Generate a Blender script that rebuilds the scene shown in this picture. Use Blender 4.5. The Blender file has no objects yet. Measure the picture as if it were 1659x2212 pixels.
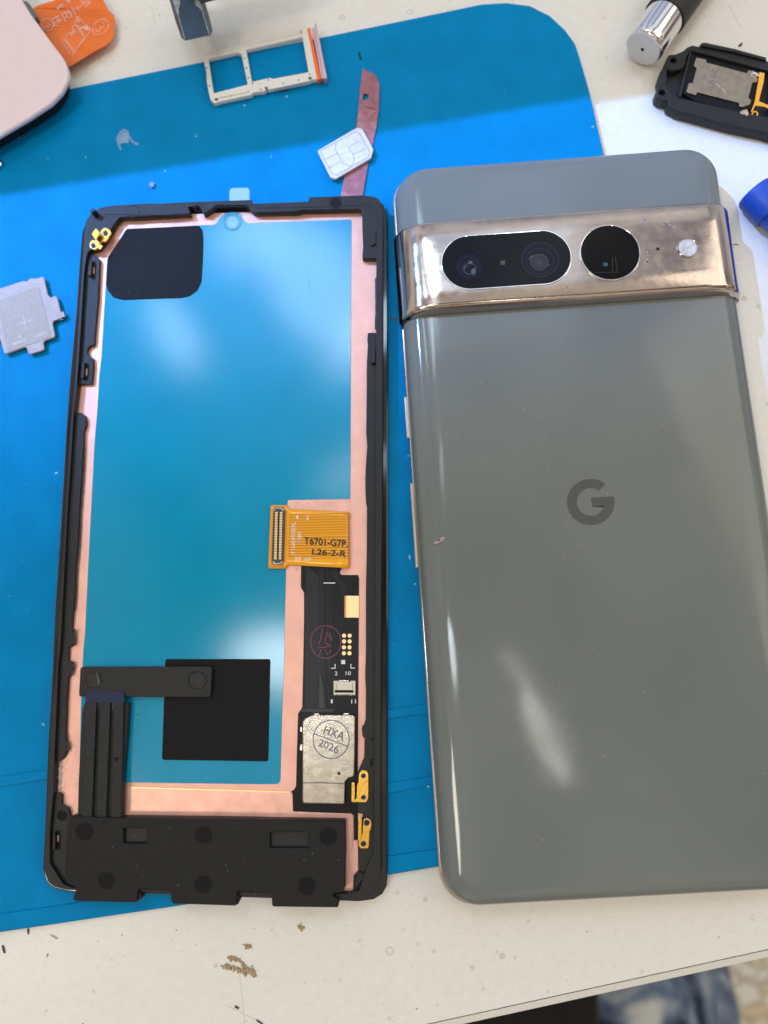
import bpy, bmesh, math, random
from mathutils import Vector, Matrix
from mathutils.geometry import tessellate_polygon
random.seed(7)
PI = math.pi
sc = bpy.context.scene
COL = sc.collection
# units: 1 unit = 1 cm
sc.unit_settings.scale_length = 0.01

# ------------------------------------------------------------------ camera
FOC, CXP, CYP = 1650.0, 829.5, 1106.0          # focal length / centre on a 1659 x 2212 sheet
n = Vector((-0.03094, 0.17241, 0.98454)).normalized()      # table normal seen in camera axes
xw = (Vector((1, 0, 0)) - n * n.x).normalized()
yw = n.cross(xw)
M = Matrix((xw, yw, n))                        # camera -> world rotation
CAMZ = 17.13
cam_d = bpy.data.cameras.new("camera")
cam = bpy.data.objects.new("camera", cam_d); COL.objects.link(cam)
cam.matrix_world = Matrix.Translation((0, 0, CAMZ)) @ M.to_4x4()
cam_d.sensor_fit = 'VERTICAL'; cam_d.sensor_height = 36
cam_d.lens = FOC / 2212 * 36
cam_d.clip_start = 0.2; cam_d.clip_end = 2000
cam_d.dof.use_dof = True; cam_d.dof.focus_distance = 16.6; cam_d.dof.aperture_fstop = 0.12
sc.camera = cam

# ------------------------------------------------------------------ world (dim room) and lamps
sc.view_settings.view_transform = 'Standard'
sc.view_settings.look = 'None'
sc.view_settings.exposure = 0; sc.view_settings.gamma = 1
w = bpy.data.worlds.new("World"); sc.world = w; w.use_nodes = True
nt = w.node_tree; nt.nodes.clear()
def N(t, **k):
    nd = nt.nodes.new(t)
    for a, b in k.items(): setattr(nd, a, b)
    return nd
def L(a, b): nt.links.new(a, b)
out = N('ShaderNodeOutputWorld'); bg = N('ShaderNodeBackground'); L(bg.outputs[0], out.inputs[0])
tc = N('ShaderNodeTexCoord')
mp = N('ShaderNodeMapping'); mp.inputs['Scale'].default_value = (1.6, 1.6, 1.0); mp.inputs['Location'].default_value = (3.1, 1.7, .4)
L(tc.outputs['Generated'], mp.inputs[0])
nz = N('ShaderNodeTexNoise'); nz.inputs['Scale'].default_value = 1.9; nz.inputs['Detail'].default_value = 2.5; nz.inputs['Distortion'].default_value = .9
L(mp.outputs[0], nz.inputs[0])
cr = N('ShaderNodeValToRGB'); e = cr.color_ramp.elements
e[0].position = .34; e[0].color = (.14, .11, .10, 1)
e[1].position = .66; e[1].color = (1.05, .95, .78, 1)
a = cr.color_ramp.elements.new(.45); a.color = (.36, .28, .23, 1)
a = cr.color_ramp.elements.new(.56); a.color = (.72, .62, .50, 1)
L(nz.outputs[0], cr.inputs[0])
# cool glow put into the surroundings beyond the far edge of the bench
sep = N('ShaderNodeSeparateXYZ'); L(tc.outputs['Generated'], sep.inputs[0])
mr = N('ShaderNodeMapRange'); mr.inputs[1].default_value = .15; mr.inputs[2].default_value = .75; L(sep.outputs[1], mr.inputs[0])
mix = N('ShaderNodeMixRGB', blend_type='ADD'); mix.inputs[2].default_value = (.22, .34, .55, 1)
L(mr.outputs[0], mix.inputs[0]); L(cr.outputs[0], mix.inputs[1])
L(mix.outputs[0], bg.inputs[0]); bg.inputs[1].default_value = 0.82

def area(name, loc, target, sx, sy, power, color, shape='RECTANGLE', roll=0, spread=PI):
    d = bpy.data.lights.new(name, 'AREA'); d.shape = shape; d.size = sx; d.size_y = sy
    d.energy = power; d.color = color; d.spread = spread
    o = bpy.data.objects.new(name, d); COL.objects.link(o)
    dr = (Vector(target) - Vector(loc)).to_track_quat('-Z', 'Y')
    o.rotation_euler = (dr.to_matrix() @ Matrix.Rotation(roll, 3, 'Z')).to_euler(); o.location = loc
    return o
WARM = (1, .90, .74)
area('ceiling_lamp', (-75, -45, 150), (0, 3, 0), 24, 30, 46000, WARM)
area('ceiling_lamp', (125, 55, 150), (0, 3, 0), 105, 105, 60000, WARM)
area('ceiling_glare', (26.5, -23, 150), (3, -2, 0), 6.6, 22, 2700, (1, .97, .90), 'ELLIPSE', math.radians(-22))
area('ceiling_glare', (-24, -3, 150), (-2, 0, 0), 12, 28, 17000, (.86, .95, 1), 'ELLIPSE', math.radians(-15))
area('ceiling_glare', (20, -9, 150), (3, -2, 0), 3.2, 12, 420, (1, .97, .90), 'ELLIPSE', math.radians(-30))  # added ellipse, tapers the wedge reflection on the phone back
area('haze_lamp', (-20, 83, 150), (-3, 7, 0), 22, 34, 15000, (.70, .88, 1), 'ELLIPSE', math.radians(25))  # ellipse lamps added here and below for cloudy reflections on the film
area('haze_lamp', (-9, 70, 150), (-3, 7, 0), 9, 26, 5200, (.70, .88, 1), 'ELLIPSE', math.radians(-50))
area('haze_lamp', (-38, 96, 150), (-3, 7, 0), 20, 12, 4800, (.70, .88, 1), 'ELLIPSE', math.radians(20))
area('haze_lamp', (-54, 72, 150), (-3, 7, 0), 7, 20, 4200, (.70, .88, 1), 'ELLIPSE', math.radians(-12))
area('haze_lamp', (-12, 38, 150), (-3, 4, 0), 18, 9, 2000, (.70, .88, 1), 'ELLIPSE', math.radians(20))
area('haze_lamp', (-14, 88, 150), (-2, 8, 0), 110, 42, 11000, (.50, .70, 1))  # broad cool panel added for haze across film and phone top

# cool bench lamp: an added emission mask ends its beam sharply far, softly near
LAMP = Vector((-48, 36, 60))
ld = bpy.data.lights.new('bench_lamp', 'SPOT'); lo = bpy.data.objects.new('bench_lamp', ld); COL.objects.link(lo); lo.location = LAMP; ld.energy = 350000; ld.color = (.21, .43, 1.0)
lo.rotation_euler = (Vector((0, 3, 0)) - LAMP).to_track_quat('-Z', 'Y').to_euler(); ld.spot_size = math.radians(60); ld.spot_blend = .3; ld.shadow_soft_size = .10

ld.use_nodes = True
nt = ld.node_tree
em = nt.nodes['Emission']
geo = N('ShaderNodeNewGeometry')
sp = N('ShaderNodeSeparateXYZ')
BEAM_MASK = [nt, em, geo, sp]

def unproj(u, v, z):
    d = M @ Vector(((u - CXP) / FOC, (CYP - v) / FOC, -1))
    t = (z - CAMZ) / d.z
    return Vector((d.x * t, d.y * t, z))
CR = {'S': (0, 0, 1), 'D': (0, 0, 1.8517), 'A1': (0, 0, .6173), 'A2': (700, 0, .6028), 'A3': (2272, 0, .4822), 'A4': (250, 750, .4521),
      'A5': (900, 740, .4340), 'A6': (1560, 580, .9114), 'A7': (1000, 1950, .3617), 'A8': (1050, 2600, .3315), 'B1': (150, 2550, .6028),
      'B2': (150, 3000, .4521), 'B3': (850, 3000, .4521), 'B4': (0, 1000, .2411), 'B5': (150, 1500, .5426), 'B6': (1350, 1200, .5423),
      'B8': (1600, 2500, .8873), 'C1': (0, 0, .3014), 'C2': (2600, 120, .2845), 'C3': (1700, 3700, .8270), 'C4': (2772, 600, .1808),
      'C6': (620, 0, .2893), 'C7': (180, 2600, .2938), 'C8': (1360, 2600, .4520), 'E1': (2200, 1850, .1929), 'E2': (1700, 850, .5546),
      'E3': (2600, 850, .2411), 'E4': (700, 3600, .3617), 'E5': (0, 3600, .4219), 'E6': (320, 760, .1447), 'E7': (1020, 1980, .2532), 'E8': (0, 2700, .4747)}
def pt(c, x, y, z):
    ox, oy, s = CR[c]
    return unproj((ox + x * s) / 1.8517, (oy + y * s) / 1.8517, z)
def P(c, pts, z): return [pt(c, x, y, z) for x, y in pts]
def S(pts, z): return P('S', pts, z)

# direction-dependent mask put into the bench lamp's strength: where would this ray land on the bench?
b0 = pt('D', 0, 420, .2); b1 = pt('D', 1425, 182, .2)
dirx = (b1 - b0).normalized(); nrm = Vector((dirx.y, -dirx.x, 0))      # points to the near (lit) side
def setup_beam_mask():
    nt, em, geo, sp = BEAM_MASK
    def nn(t, **k):
        x = nt.nodes.new(t)
        for a, b in k.items(): setattr(x, a, b)
        return x
    def math_(op, a, b=None, clamp=False):
        m = nn('ShaderNodeMath', operation=op, use_clamp=clamp)
        for i, v in enumerate((a, b)):
            if v is None: continue
            if isinstance(v, (int, float)): m.inputs[i].default_value = v
            else: nt.links.new(v, m.inputs[i])
        return m.outputs[0]
    nt.links.new(geo.outputs['Incoming'], sp.inputs[0])
    dx, dy, dz = sp.outputs[0], sp.outputs[1], sp.outputs[2]
    # hit = LAMP + d*(h/|dz|) ; sign of Incoming cancels in the ratio
    rx = math_('DIVIDE', dx, dz); ry = math_('DIVIDE', dy, dz)
    hx = math_('SUBTRACT', LAMP.x, math_('MULTIPLY', rx, LAMP.z - .2))
    hy = math_('SUBTRACT', LAMP.y, math_('MULTIPLY', ry, LAMP.z - .2))
    s = math_('ADD', math_('MULTIPLY', math_('SUBTRACT', hx, b0.x), nrm.x), math_('MULTIPLY', math_('SUBTRACT', hy, b0.y), nrm.y))
    def mrange(v, a, b):
        m = nn('ShaderNodeMapRange', interpolation_type='SMOOTHSTEP'); nt.links.new(v, m.inputs[0])
        m.inputs[1].default_value = a; m.inputs[2].default_value = b; return m.outputs[0]
    near = mrange(s, -.08, .08)
    far = math_('SUBTRACT', 1.0, mrange(s, 1.5, 10.8))
    f = math_('MULTIPLY', near, far)
    nt.links.new(f, em.inputs['Strength'])
setup_beam_mask()

# ------------------------------------------------------------------ materials
def mat(name, col, rough=.5, metal=0., coat=0., var=.0, vscale=3., bump=0., bscale=60., spec=.5, trans=0., brushed=None, alpha=1., coat_rough=.05, ramp=None, ior=1.45, rvar=0.):
    m = bpy.data.materials.new(name); m.use_nodes = True
    t = m.node_tree; bs = t.nodes['Principled BSDF']
    bs.inputs['Base Color'].default_value = (*col, 1); bs.inputs['Roughness'].default_value = rough
    bs.inputs['Metallic'].default_value = metal; bs.inputs['Coat Weight'].default_value = coat; bs.inputs['Coat Roughness'].default_value = coat_rough
    bs.inputs['Specular IOR Level'].default_value = spec; bs.inputs['Transmission Weight'].default_value = trans; bs.inputs['IOR'].default_value = ior
    bs.inputs['Alpha'].default_value = alpha
    co = t.nodes.new('ShaderNodeTexCoord').outputs['Object']
    if brushed:
        mp = t.nodes.new('ShaderNodeMapping'); mp.inputs['Scale'].default_value = brushed; t.links.new(co, mp.inputs[0]); bco = mp.outputs[0]
    else: bco = co
    if var:
        z = t.nodes.new('ShaderNodeTexNoise'); z.inputs['Scale'].default_value = vscale; z.inputs['Detail'].default_value = 5; t.links.new(co, z.inputs[0])
        r = t.nodes.new('ShaderNodeValToRGB'); t.links.new(z.outputs[0], r.inputs[0])
        r.color_ramp.elements[0].position = .3; r.color_ramp.elements[1].position = .7
        r.color_ramp.elements[0].color = (*[c * (1 - var) for c in col], 1); r.color_ramp.elements[1].color = (*[min(1, c * (1 + var)) for c in col], 1)
        t.links.new(r.outputs[0], bs.inputs['Base Color'])
    if rvar:
        z = t.nodes.new('ShaderNodeTexNoise'); z.inputs['Scale'].default_value = vscale * 1.7; z.inputs['Detail'].default_value = 6; t.links.new(co, z.inputs[0])
        r = t.nodes.new('ShaderNodeMapRange'); t.links.new(z.outputs[0], r.inputs[0]); r.inputs[1].default_value = .3; r.inputs[2].default_value = .7
        r.inputs[3].default_value = max(.02, rough - rvar); r.inputs[4].default_value = rough + rvar; t.links.new(r.outputs[0], bs.inputs['Roughness'])
    if bump:
        z = t.nodes.new('ShaderNodeTexNoise'); z.inputs['Scale'].default_value = bscale; z.inputs['Detail'].default_value = 3; t.links.new(bco, z.inputs[0])
        b = t.nodes.new('ShaderNodeBump'); b.inputs['Strength'].default_value = bump; b.inputs['Distance'].default_value = .01
        t.links.new(z.outputs[0], b.inputs['Height']); t.links.new(b.outputs[0], bs.inputs['Normal'])
    return m
def principled(m): return m.node_tree.nodes['Principled BSDF']

M_MAT = mat('blue_silicone', (.0, .235, .54), .48, var=.08, vscale=1.2, bump=.25, bscale=90, spec=.07)
M_BLK = mat('black_plastic', (.013, .013, .014), .42, var=.25, vscale=30, bump=.6, bscale=70, spec=.42, rvar=.1)
M_BLK2 = mat('dark_grey_nylon', (.013, .0135, .0135), .5, var=.3, vscale=25, bump=1.2, bscale=45, spec=.28)
M_CHAR = mat('charcoal_nylon', (.024, .0245, .024), .5, var=.35, vscale=25, bump=1.4, bscale=45, spec=.35)
M_GLS = mat('black_glass', (.004, .004, .005), .06, coat=.5)
M_COP = mat('copper_foil', (.80, .445, .36), .34, metal=.5, var=.07, vscale=2, bump=.35, bscale=8, brushed=(1.2, 30, 1))
M_COP2 = mat('copper_foil_dull', (.77, .42, .335), .38, metal=.5, var=.12, vscale=3, bump=.4, bscale=14)
M_FILM = mat('blue_film', (.0, .29, .49), .105, coat=.0, var=.05, vscale=.8, bump=.04, bscale=60, spec=.55)
M_PAD = mat('black_pad', (.006, .006, .007), .55, bump=.4, bscale=120, spec=.2)
M_FPC = mat('black_circuit', (.007, .007, .008), .30, bump=.1, spec=.2)
M_STEEL = mat('shield_steel', (.38, .33, .27), .24, metal=1, var=.14, vscale=6, bump=.25, bscale=40)
M_GOLD = mat('gold_plate', (.80, .46, .08), .22, metal=1, var=.12, vscale=18, bump=.2, bscale=30)
M_GOLD2 = mat('gold_pad', (.86, .60, .30), .35, metal=.8, bump=.2, bscale=60)
M_WHT = mat('white_print', (.78, .78, .76), .5)
M_WPL = mat('white_plastic', (.80, .79, .75), .38, var=.04, vscale=8, bump=.1, bscale=60)
M_TRAYDARK = mat('tray_hole', (.16, .14, .13), .6)
M_ORING = mat('orange_seal', (.95, .16, .01), .45)
M_PINKM = mat('pink_anodised', (.72, .50, .52), .30, metal=.6, bump=.1)
M_CHR = mat('chrome', (.80, .80, .82), .06, metal=1, bump=.08, bscale=6)
M_RUB = mat('black_rubber', (.028, .027, .026), .55, bump=.3, bscale=90)
M_CAP = mat('grey_white_cap', (.66, .67, .69), .4)
M_DARK = mat('dark_hole', (.004, .004, .004), .8)
M_GRN = mat('sage_glass', (.172, .192, .184), .09, coat=.0, var=.03, vscale=.5, spec=.5, rvar=.045)
M_LOGO = mat('logo_grey', (.088, .096, .098), .18, spec=.5)
M_BAR = mat('polished_gold_aluminium', (.52, .45, .40), .13, metal=1, var=.06, vscale=2.5, bump=.16, bscale=3.0, rvar=.06)
M_RAIL = mat('polished_rail', (.62, .50, .42), .12, metal=1)
M_BTN = mat('button_metal', (.50, .45, .38), .35, metal=.7)
M_LENS = mat('lens_glass', (.002, .002, .003), .05, spec=.25)
M_LENS2 = mat('lens_ring', (.018, .018, .024), .25, spec=.3)
M_LENS3 = mat('lens_inner', (.003, .004, .012), .05, spec=.25)
M_FLASH = mat('flash_lens', (.60, .58, .58), .2, coat=.3, var=.25, vscale=12, bump=.5, bscale=9)
M_PINK = mat('pale_pink_glass', (.84, .70, .73), .32, spec=.45, var=.02)
M_PINKE = mat('pale_pink_edge', (.84, .72, .74), .25, metal=.2)
M_NAVY = mat('navy_plastic', (.012, .045, .095), .28, var=.3, vscale=2.5, bump=.15, spec=.6)
M_SCUFF = mat('scuffed_plastic', (.30, .34, .37), .55, var=.4, vscale=14, bump=.6)
M_BLU = mat('blue_plastic', (.01, .075, .46), .38, bump=.15, bscale=40)
M_SIMW = mat('card_white', (.70, .68, .66), .4)
M_SIMC = mat('card_contact', (.72, .70, .78), .28, metal=.9, bump=.5, bscale=20, brushed=(20, 1, 1), var=.1, vscale=10)
M_LINE = mat('card_groove', (.16, .14, .18), .6)
M_PLATE = mat('stamped_nickel', (.42, .34, .30), .5, metal=.1, var=.08, vscale=8, bump=.3, bscale=60)
M_PLATE2 = mat('stamped_nickel_dull', (.38, .32, .265), .55, metal=.1, var=.06, vscale=10, bump=.2, bscale=80)
M_ENG = mat('engraving', (.62, .55, .50), .4)
M_INK = mat('blue_stamp_ink', (.14, .135, .19), .4, metal=.5)
M_INKP = mat('purple_stamp_ink', (.16, .025, .08), .4)
M_BROWN = mat('tan_crumb', (.46, .34, .20), .9, var=.3, vscale=25, bump=1, bscale=30)
M_SPL = mat('dark_splinter', (.09, .065, .05), .8)
M_GREYF = mat('grey_lint', (.16, .15, .14), .95)
M_CLEARW = mat('clear_shaving', (.55, .75, .95), .3, alpha=.30)
M_TAB = mat('clear_tab', (.45, .68, .92), .2, alpha=.55)
M_MAUVE = mat('mauve_tape', (.42, .17, .22), .18, alpha=.88, var=.15, vscale=5, bump=2.2, bscale=2.6)
M_SOLD = mat('solder', (.80, .66, .62), .2, metal=1, bump=1.2, bscale=12)
M_BLKPR = mat('black_print', (.02, .018, .012), .4)
M_BLUESHEEN = mat('navy_sheen', (.008, .010, .045), .35)  # blue light reflected by the arm ramp, put into its colour

# white laminate bench with specks, drop marks and faint stains of its own
M_TAB_TOP = mat('bench_laminate', (.80, .775, .70), .32, spec=.4)
def bench_nodes():
    t = M_TAB_TOP.node_tree; bs = principled(M_TAB_TOP)
    co = t.nodes.new('ShaderNodeTexCoord').outputs['Object']
    def noise(scale, det=3):
        z = t.nodes.new('ShaderNodeTexNoise'); z.inputs['Scale'].default_value = scale; z.inputs['Detail'].default_value = det; t.links.new(co, z.inputs[0]); return z.outputs[0]
    def rng(v, a, b, lo, hi):
        m = t.nodes.new('ShaderNodeMapRange'); t.links.new(v, m.inputs[0]); m.inputs[1].default_value = a; m.inputs[2].default_value = b; m.inputs[3].default_value = lo; m.inputs[4].default_value = hi; return m.outputs[0]
    def mul(a, b):
        m = t.nodes.new('ShaderNodeMath'); m.operation = 'MULTIPLY'; t.links.new(a, m.inputs[0]); t.links.new(b, m.inputs[1]); return m.outputs[0]
    def vor(scale, rnd=1.0):
        v = t.nodes.new('ShaderNodeTexVoronoi'); v.inputs['Scale'].default_value = scale; v.inputs['Randomness'].default_value = rnd; t.links.new(co, v.inputs[0]); return v
    cur = t.nodes.new('ShaderNodeRGB'); cur.outputs[0].default_value = (.84, .83, .785, 1); cur = cur.outputs[0]
    def blend(cur, fac, col):
        m = t.nodes.new('ShaderNodeMixRGB'); t.links.new(fac, m.inputs[0]); t.links.new(cur, m.inputs[1]); m.inputs[2].default_value = (*col, 1); return m.outputs[0]
    cur = blend(cur, rng(noise(.35), .4, .75, 0, .35), (.80, .76, .64))
    cur = blend(cur, rng(noise(9, 6), .45, .8, 0, .25), (.62, .60, .55))
    # tiny dark specks, only in some cells
    for sc_, r, den, col, op in ((2.6, .04, .60, (.20, .17, .14), .8), (1.3, .07, .60, (.50, .46, .36), .5), (5, .06, .72, (.42, .40, .35), .6), (3.1, .10, .66, (.60, .57, .49), .55)):
        v = vor(sc_)
        s3 = t.nodes.new('ShaderNodeSeparateXYZ'); t.links.new(v.outputs['Color'], s3.inputs[0])
        f = mul(rng(v.outputs['Distance'], r, r * 1.5, op, 0), rng(s3.outputs[0], den, den + .01, 0, 1))
        cur = blend(cur, f, col)
    # dried ring marks
    v = vor(.9); s3 = t.nodes.new('ShaderNodeSeparateXYZ'); t.links.new(v.outputs['Color'], s3.inputs[0])
    ring = mul(rng(v.outputs['Distance'], .05, .07, 0, 1), rng(v.outputs['Distance'], .075, .095, 1, 0))
    cur = blend(cur, mul(ring, rng(s3.outputs[1], .5, .51, 0, .5)), (.45, .43, .33))
    # yellow stain
    g = t.nodes.new('ShaderNodeVectorMath'); g.operation = 'DISTANCE'; t.links.new(co, g.inputs[0]); g.inputs[1].default_value = pt('D', 365, 2140, 0)
    cur = blend(cur, rng(g.outputs['Value'], .05, .55, .45, 0), (.78, .66, .36))
    t.links.new(cur, bs.inputs['Base Color'])
    b = t.nodes.new('ShaderNodeBump'); b.inputs['Strength'].default_value = .12; b.inputs['Distance'].default_value = .01; t.links.new(noise(40, 4), b.inputs['Height']); t.links.new(b.outputs[0], bs.inputs['Normal'])
bench_nodes()

# ------------------------------------------------------------------ mesh helpers
def fillet(pts, r, seg=5):
    """round the corners of a closed 2D outline"""
    out = []; k = len(pts)
    for i in range(k):
        a, b, c = Vector(pts[i - 1][:2]), Vector(pts[i][:2]), Vector(pts[(i + 1) % k][:2])
        ri = r[i] if isinstance(r, (list, tuple)) else r
        u, v = a - b, c - b; lu, lv = u.length, v.length
        if ri <= 0 or lu < 1e-6 or lv < 1e-6: out.append(b); continue
        u /= lu; v /= lv
        ang = u.angle(v)
        if ang > math.radians(170): out.append(b); continue
        d = min(ri / math.tan(ang / 2), lu * .48, lv * .48)
        p0, p1 = b + u * d, b + v * d
        for s in range(seg + 1):
            q = s / seg
            out.append(p0 * (1 - q) ** 2 + b * 2 * q * (1 - q) + p1 * q * q)
    return out
def arc(cx, cy, rx, ry=None, n_=32, a0=0, a1=2 * PI):
    ry = ry or rx
    full = abs(a1 - a0 - 2 * PI) < 1e-6
    m = n_ if full else n_ + 1
    return [(cx + rx * math.cos(a0 + (a1 - a0) * i / n_), cy - ry * math.sin(a0 + (a1 - a0) * i / n_)) for i in range(m)]
def slab(pts, z0, z1, bevel=.0, r=0., holes=(), hr=0.):
    """a solid plate with an outline, optional holes and bevelled rims -> mesh"""
    cu = bpy.data.curves.new('t', 'CURVE'); cu.dimensions = '2D'; cu.fill_mode = 'BOTH'
    h = (z1 - z0) / 2; bevel = min(bevel, h * .95)
    cu.extrude = h - bevel; cu.bevel_depth = bevel; cu.bevel_resolution = 1; cu.offset = -bevel
    for i, pl in enumerate([pts] + list(holes)):
        q = fillet(pl, r if i == 0 else hr) if (r if i == 0 else hr) else [Vector(p[:2]) for p in pl]
        c = [q[0]]
        for p in q[1:]:
            if (p - c[-1]).length > 1e-4: c.append(p)
        s = cu.splines.new('POLY'); s.points.add(len(c) - 1)
        for j, p in enumerate(c): s.points[j].co = (p[0], p[1], 0, 1)
        s.use_cyclic_u = True
    o = bpy.data.objects.new('t', cu); COL.objects.link(o)
    dg = bpy.context.evaluated_depsgraph_get()
    me = bpy.data.meshes.new_from_object(o.evaluated_get(dg))
    bpy.data.objects.remove(o); bpy.data.curves.remove(cu)
    me.transform(Matrix.Translation((0, 0, (z0 + z1) / 2)))
    return me
def merge(*mes):
    bm = bmesh.new()
    for me in mes:
        bm.from_mesh(me); bpy.data.meshes.remove(me)
    me = bpy.data.meshes.new('m'); bm.to_mesh(me); bm.free(); return me
def grid_mesh(rows, closed_u=False, caps=False):
    """rows: list of equally long point lists, bridged with quads"""
    bm = bmesh.new(); vs = [[bm.verts.new(p) for p in r] for r in rows]
    k = len(rows[0])
    for i in range(len(rows) - 1):
        for j in range(k if closed_u else k - 1):
            a, b = j, (j + 1) % k
            bm.faces.new((vs[i][a], vs[i][b], vs[i + 1][b], vs[i + 1][a]))
    if caps:
        bm.faces.new(vs[0][::-1]); bm.faces.new(vs[-1])
    bmesh.ops.recalc_face_normals(bm, faces=bm.faces)
    me = bpy.data.meshes.new('g'); bm.to_mesh(me); bm.free(); return me
def strip(polys, width, z, th=.004, closed=False):
    """flat printed / engraved strokes as thin raised ribbons"""
    bm = bmesh.new()
    for pl in polys:
        pl = [Vector(p[:2]) for p in pl]
        k = len(pl)
        if k < 2: continue
        l, rr = [], []
        for i in range(k):
            a = pl[max(0, i - 1)]; b = pl[min(k - 1, i + 1)]
            if closed: a = pl[i - 1]; b = pl[(i + 1) % k]
            d = b - a
            if d.length < 1e-7: d = Vector((1, 0))
            d.normalize(); nn = Vector((-d.y, d.x)) * width / 2
            l.append(pl[i] + nn); rr.append(pl[i] - nn)
        top = [(bm.verts.new((*l[i], z + th)), bm.verts.new((*rr[i], z + th))) for i in range(k)]
        bot = [(bm.verts.new((*l[i], z)), bm.verts.new((*rr[i], z))) for i in range(k)]
        for i in range(k if closed else k - 1):
            j = (i + 1) % k
            bm.faces.new((top[i][1], top[j][1], top[j][0], top[i][0]))
            bm.faces.new((bot[i][0], bot[j][0], top[j][0], top[i][0])[::-1])
            bm.faces.new((bot[i][1], bot[j][1], top[j][1], top[i][1]))
    bmesh.ops.recalc_face_normals(bm, faces=bm.faces)
    me = bpy.data.meshes.new('s'); bm.to_mesh(me); bm.free(); return me
def lathe(prof, o0, axis, seg=40):
    """prof: list of (distance along axis, radius)"""
    ax = Vector(axis).normalized(); q = ax.to_track_quat('Z', 'Y').to_matrix()
    rows = [[Vector(o0) + q @ Vector((r * math.cos(2 * PI * i / seg), r * math.sin(2 * PI * i / seg), d)) for i in range(seg)] for d, r in prof]
    return grid_mesh(rows, True, True)
def text(s, c, p0, p1, ptop, z, th=.003, bold=.0):
    """lettering fitted on a baseline p0-p1 and a cap height p0-ptop (sheet points)"""
    cu = bpy.data.curves.new('t', 'FONT'); cu.body = s; cu.extrude = .0; cu.offset = bold
    o = bpy.data.objects.new('t', cu); COL.objects.link(o)
    dg = bpy.context.evaluated_depsgraph_get()
    me = bpy.data.meshes.new_from_object(o.evaluated_get(dg)); bpy.data.objects.remove(o); bpy.data.curves.remove(cu)
    a, b, t = pt(c, *p0, z), pt(c, *p1, z), pt(c, *ptop, z)
    xs = [v.co.x for v in me.vertices]; ys = [v.co.y for v in me.vertices]
    x0, x1, y0, y1 = min(xs), max(xs), min(ys), max(ys)
    for v in me.vertices:
        fx, fy = (v.co.x - x0) / (x1 - x0), (v.co.y - y0) / (y1 - y0)
        q = a + (b - a) * fx + (t - a) * fy; v.co = (q.x, q.y, z + th)
    bm = bmesh.new(); bm.from_mesh(me)
    bmesh.ops.recalc_face_normals(bm, faces=bm.faces)
    for f in bm.faces:
        if f.normal.z < 0: f.normal_flip()
    bm.to_mesh(me); bm.free(); return me
def link(name, me, m, parent=None, smooth=40, label=None):
    if smooth is not None:
        me.shade_smooth(); me.set_sharp_from_angle(angle=math.radians(smooth))
    me.materials.clear(); me.materials.append(m); me.name = name
    o = bpy.data.objects.new(name, me); COL.objects.link(o)
    # put the origin at the middle of the mesh base
    if len(me.vertices):
        xs = [v.co for v in me.vertices]
        c = Vector(((min(v.x for v in xs) + max(v.x for v in xs)) / 2, (min(v.y for v in xs) + max(v.y for v in xs)) / 2, min(v.z for v in xs)))
    else: c = Vector()
    me.transform(Matrix.Translation(-c))
    o.location = c
    if parent:
        o.parent = parent
        pw = Vector(parent['_w']) if '_w' in parent else parent.location
        o.location = c - pw
    o['_w'] = c[:]
    if label: o['label'] = label
    return o
def links(name, mes, m, parent, smooth=40):
    return [link(name, q, m, parent, smooth) for q in mes]
def tag(o, label, cat, group=None):
    o['label'] = label; o['category'] = cat
    if group: o['group'] = group
    return o
def thing(name, loc, label, cat, group=None):
    o = bpy.data.objects.new(name, None); COL.objects.link(o); o.location = loc; o['_w'] = tuple(loc)
    return tag(o, label, cat, group)
def structure(o, label=None):
    o['kind'] = 'structure'
    if label: o['label'] = label
    return o

# ------------------------------------------------------------------ bench, floor
e0, e1 = pt('D', 985, 2214, 0), pt('D', 1659, 2066, 0)
ed = (e1 - e0).normalized(); en = Vector((-ed.y, ed.x, 0))
A = e0 - ed * 70; B = e0 + ed * 70
bench = thing('workbench', e0 + en * 30 - Vector((0, 0, 2.6)), 'white speckled laminate workbench under everything', 'workbench')
link('bench_top', slab([A + en * .12, B + en * .12, B + en * 62, A + en * 62], -2.5, 0, .03), M_TAB_TOP, bench)
link('edge_band', slab([A - en * .03, B - en * .03, B + en * .112, A + en * .112], -2.55, -.012, .03), mat('edge_band', (.72, .69, .62), .35), bench)
link('edge_gap', slab([A + en * .10, B + en * .10, B + en * .125, A + en * .125], -2.4, -.03), M_DARK, bench)

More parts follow.
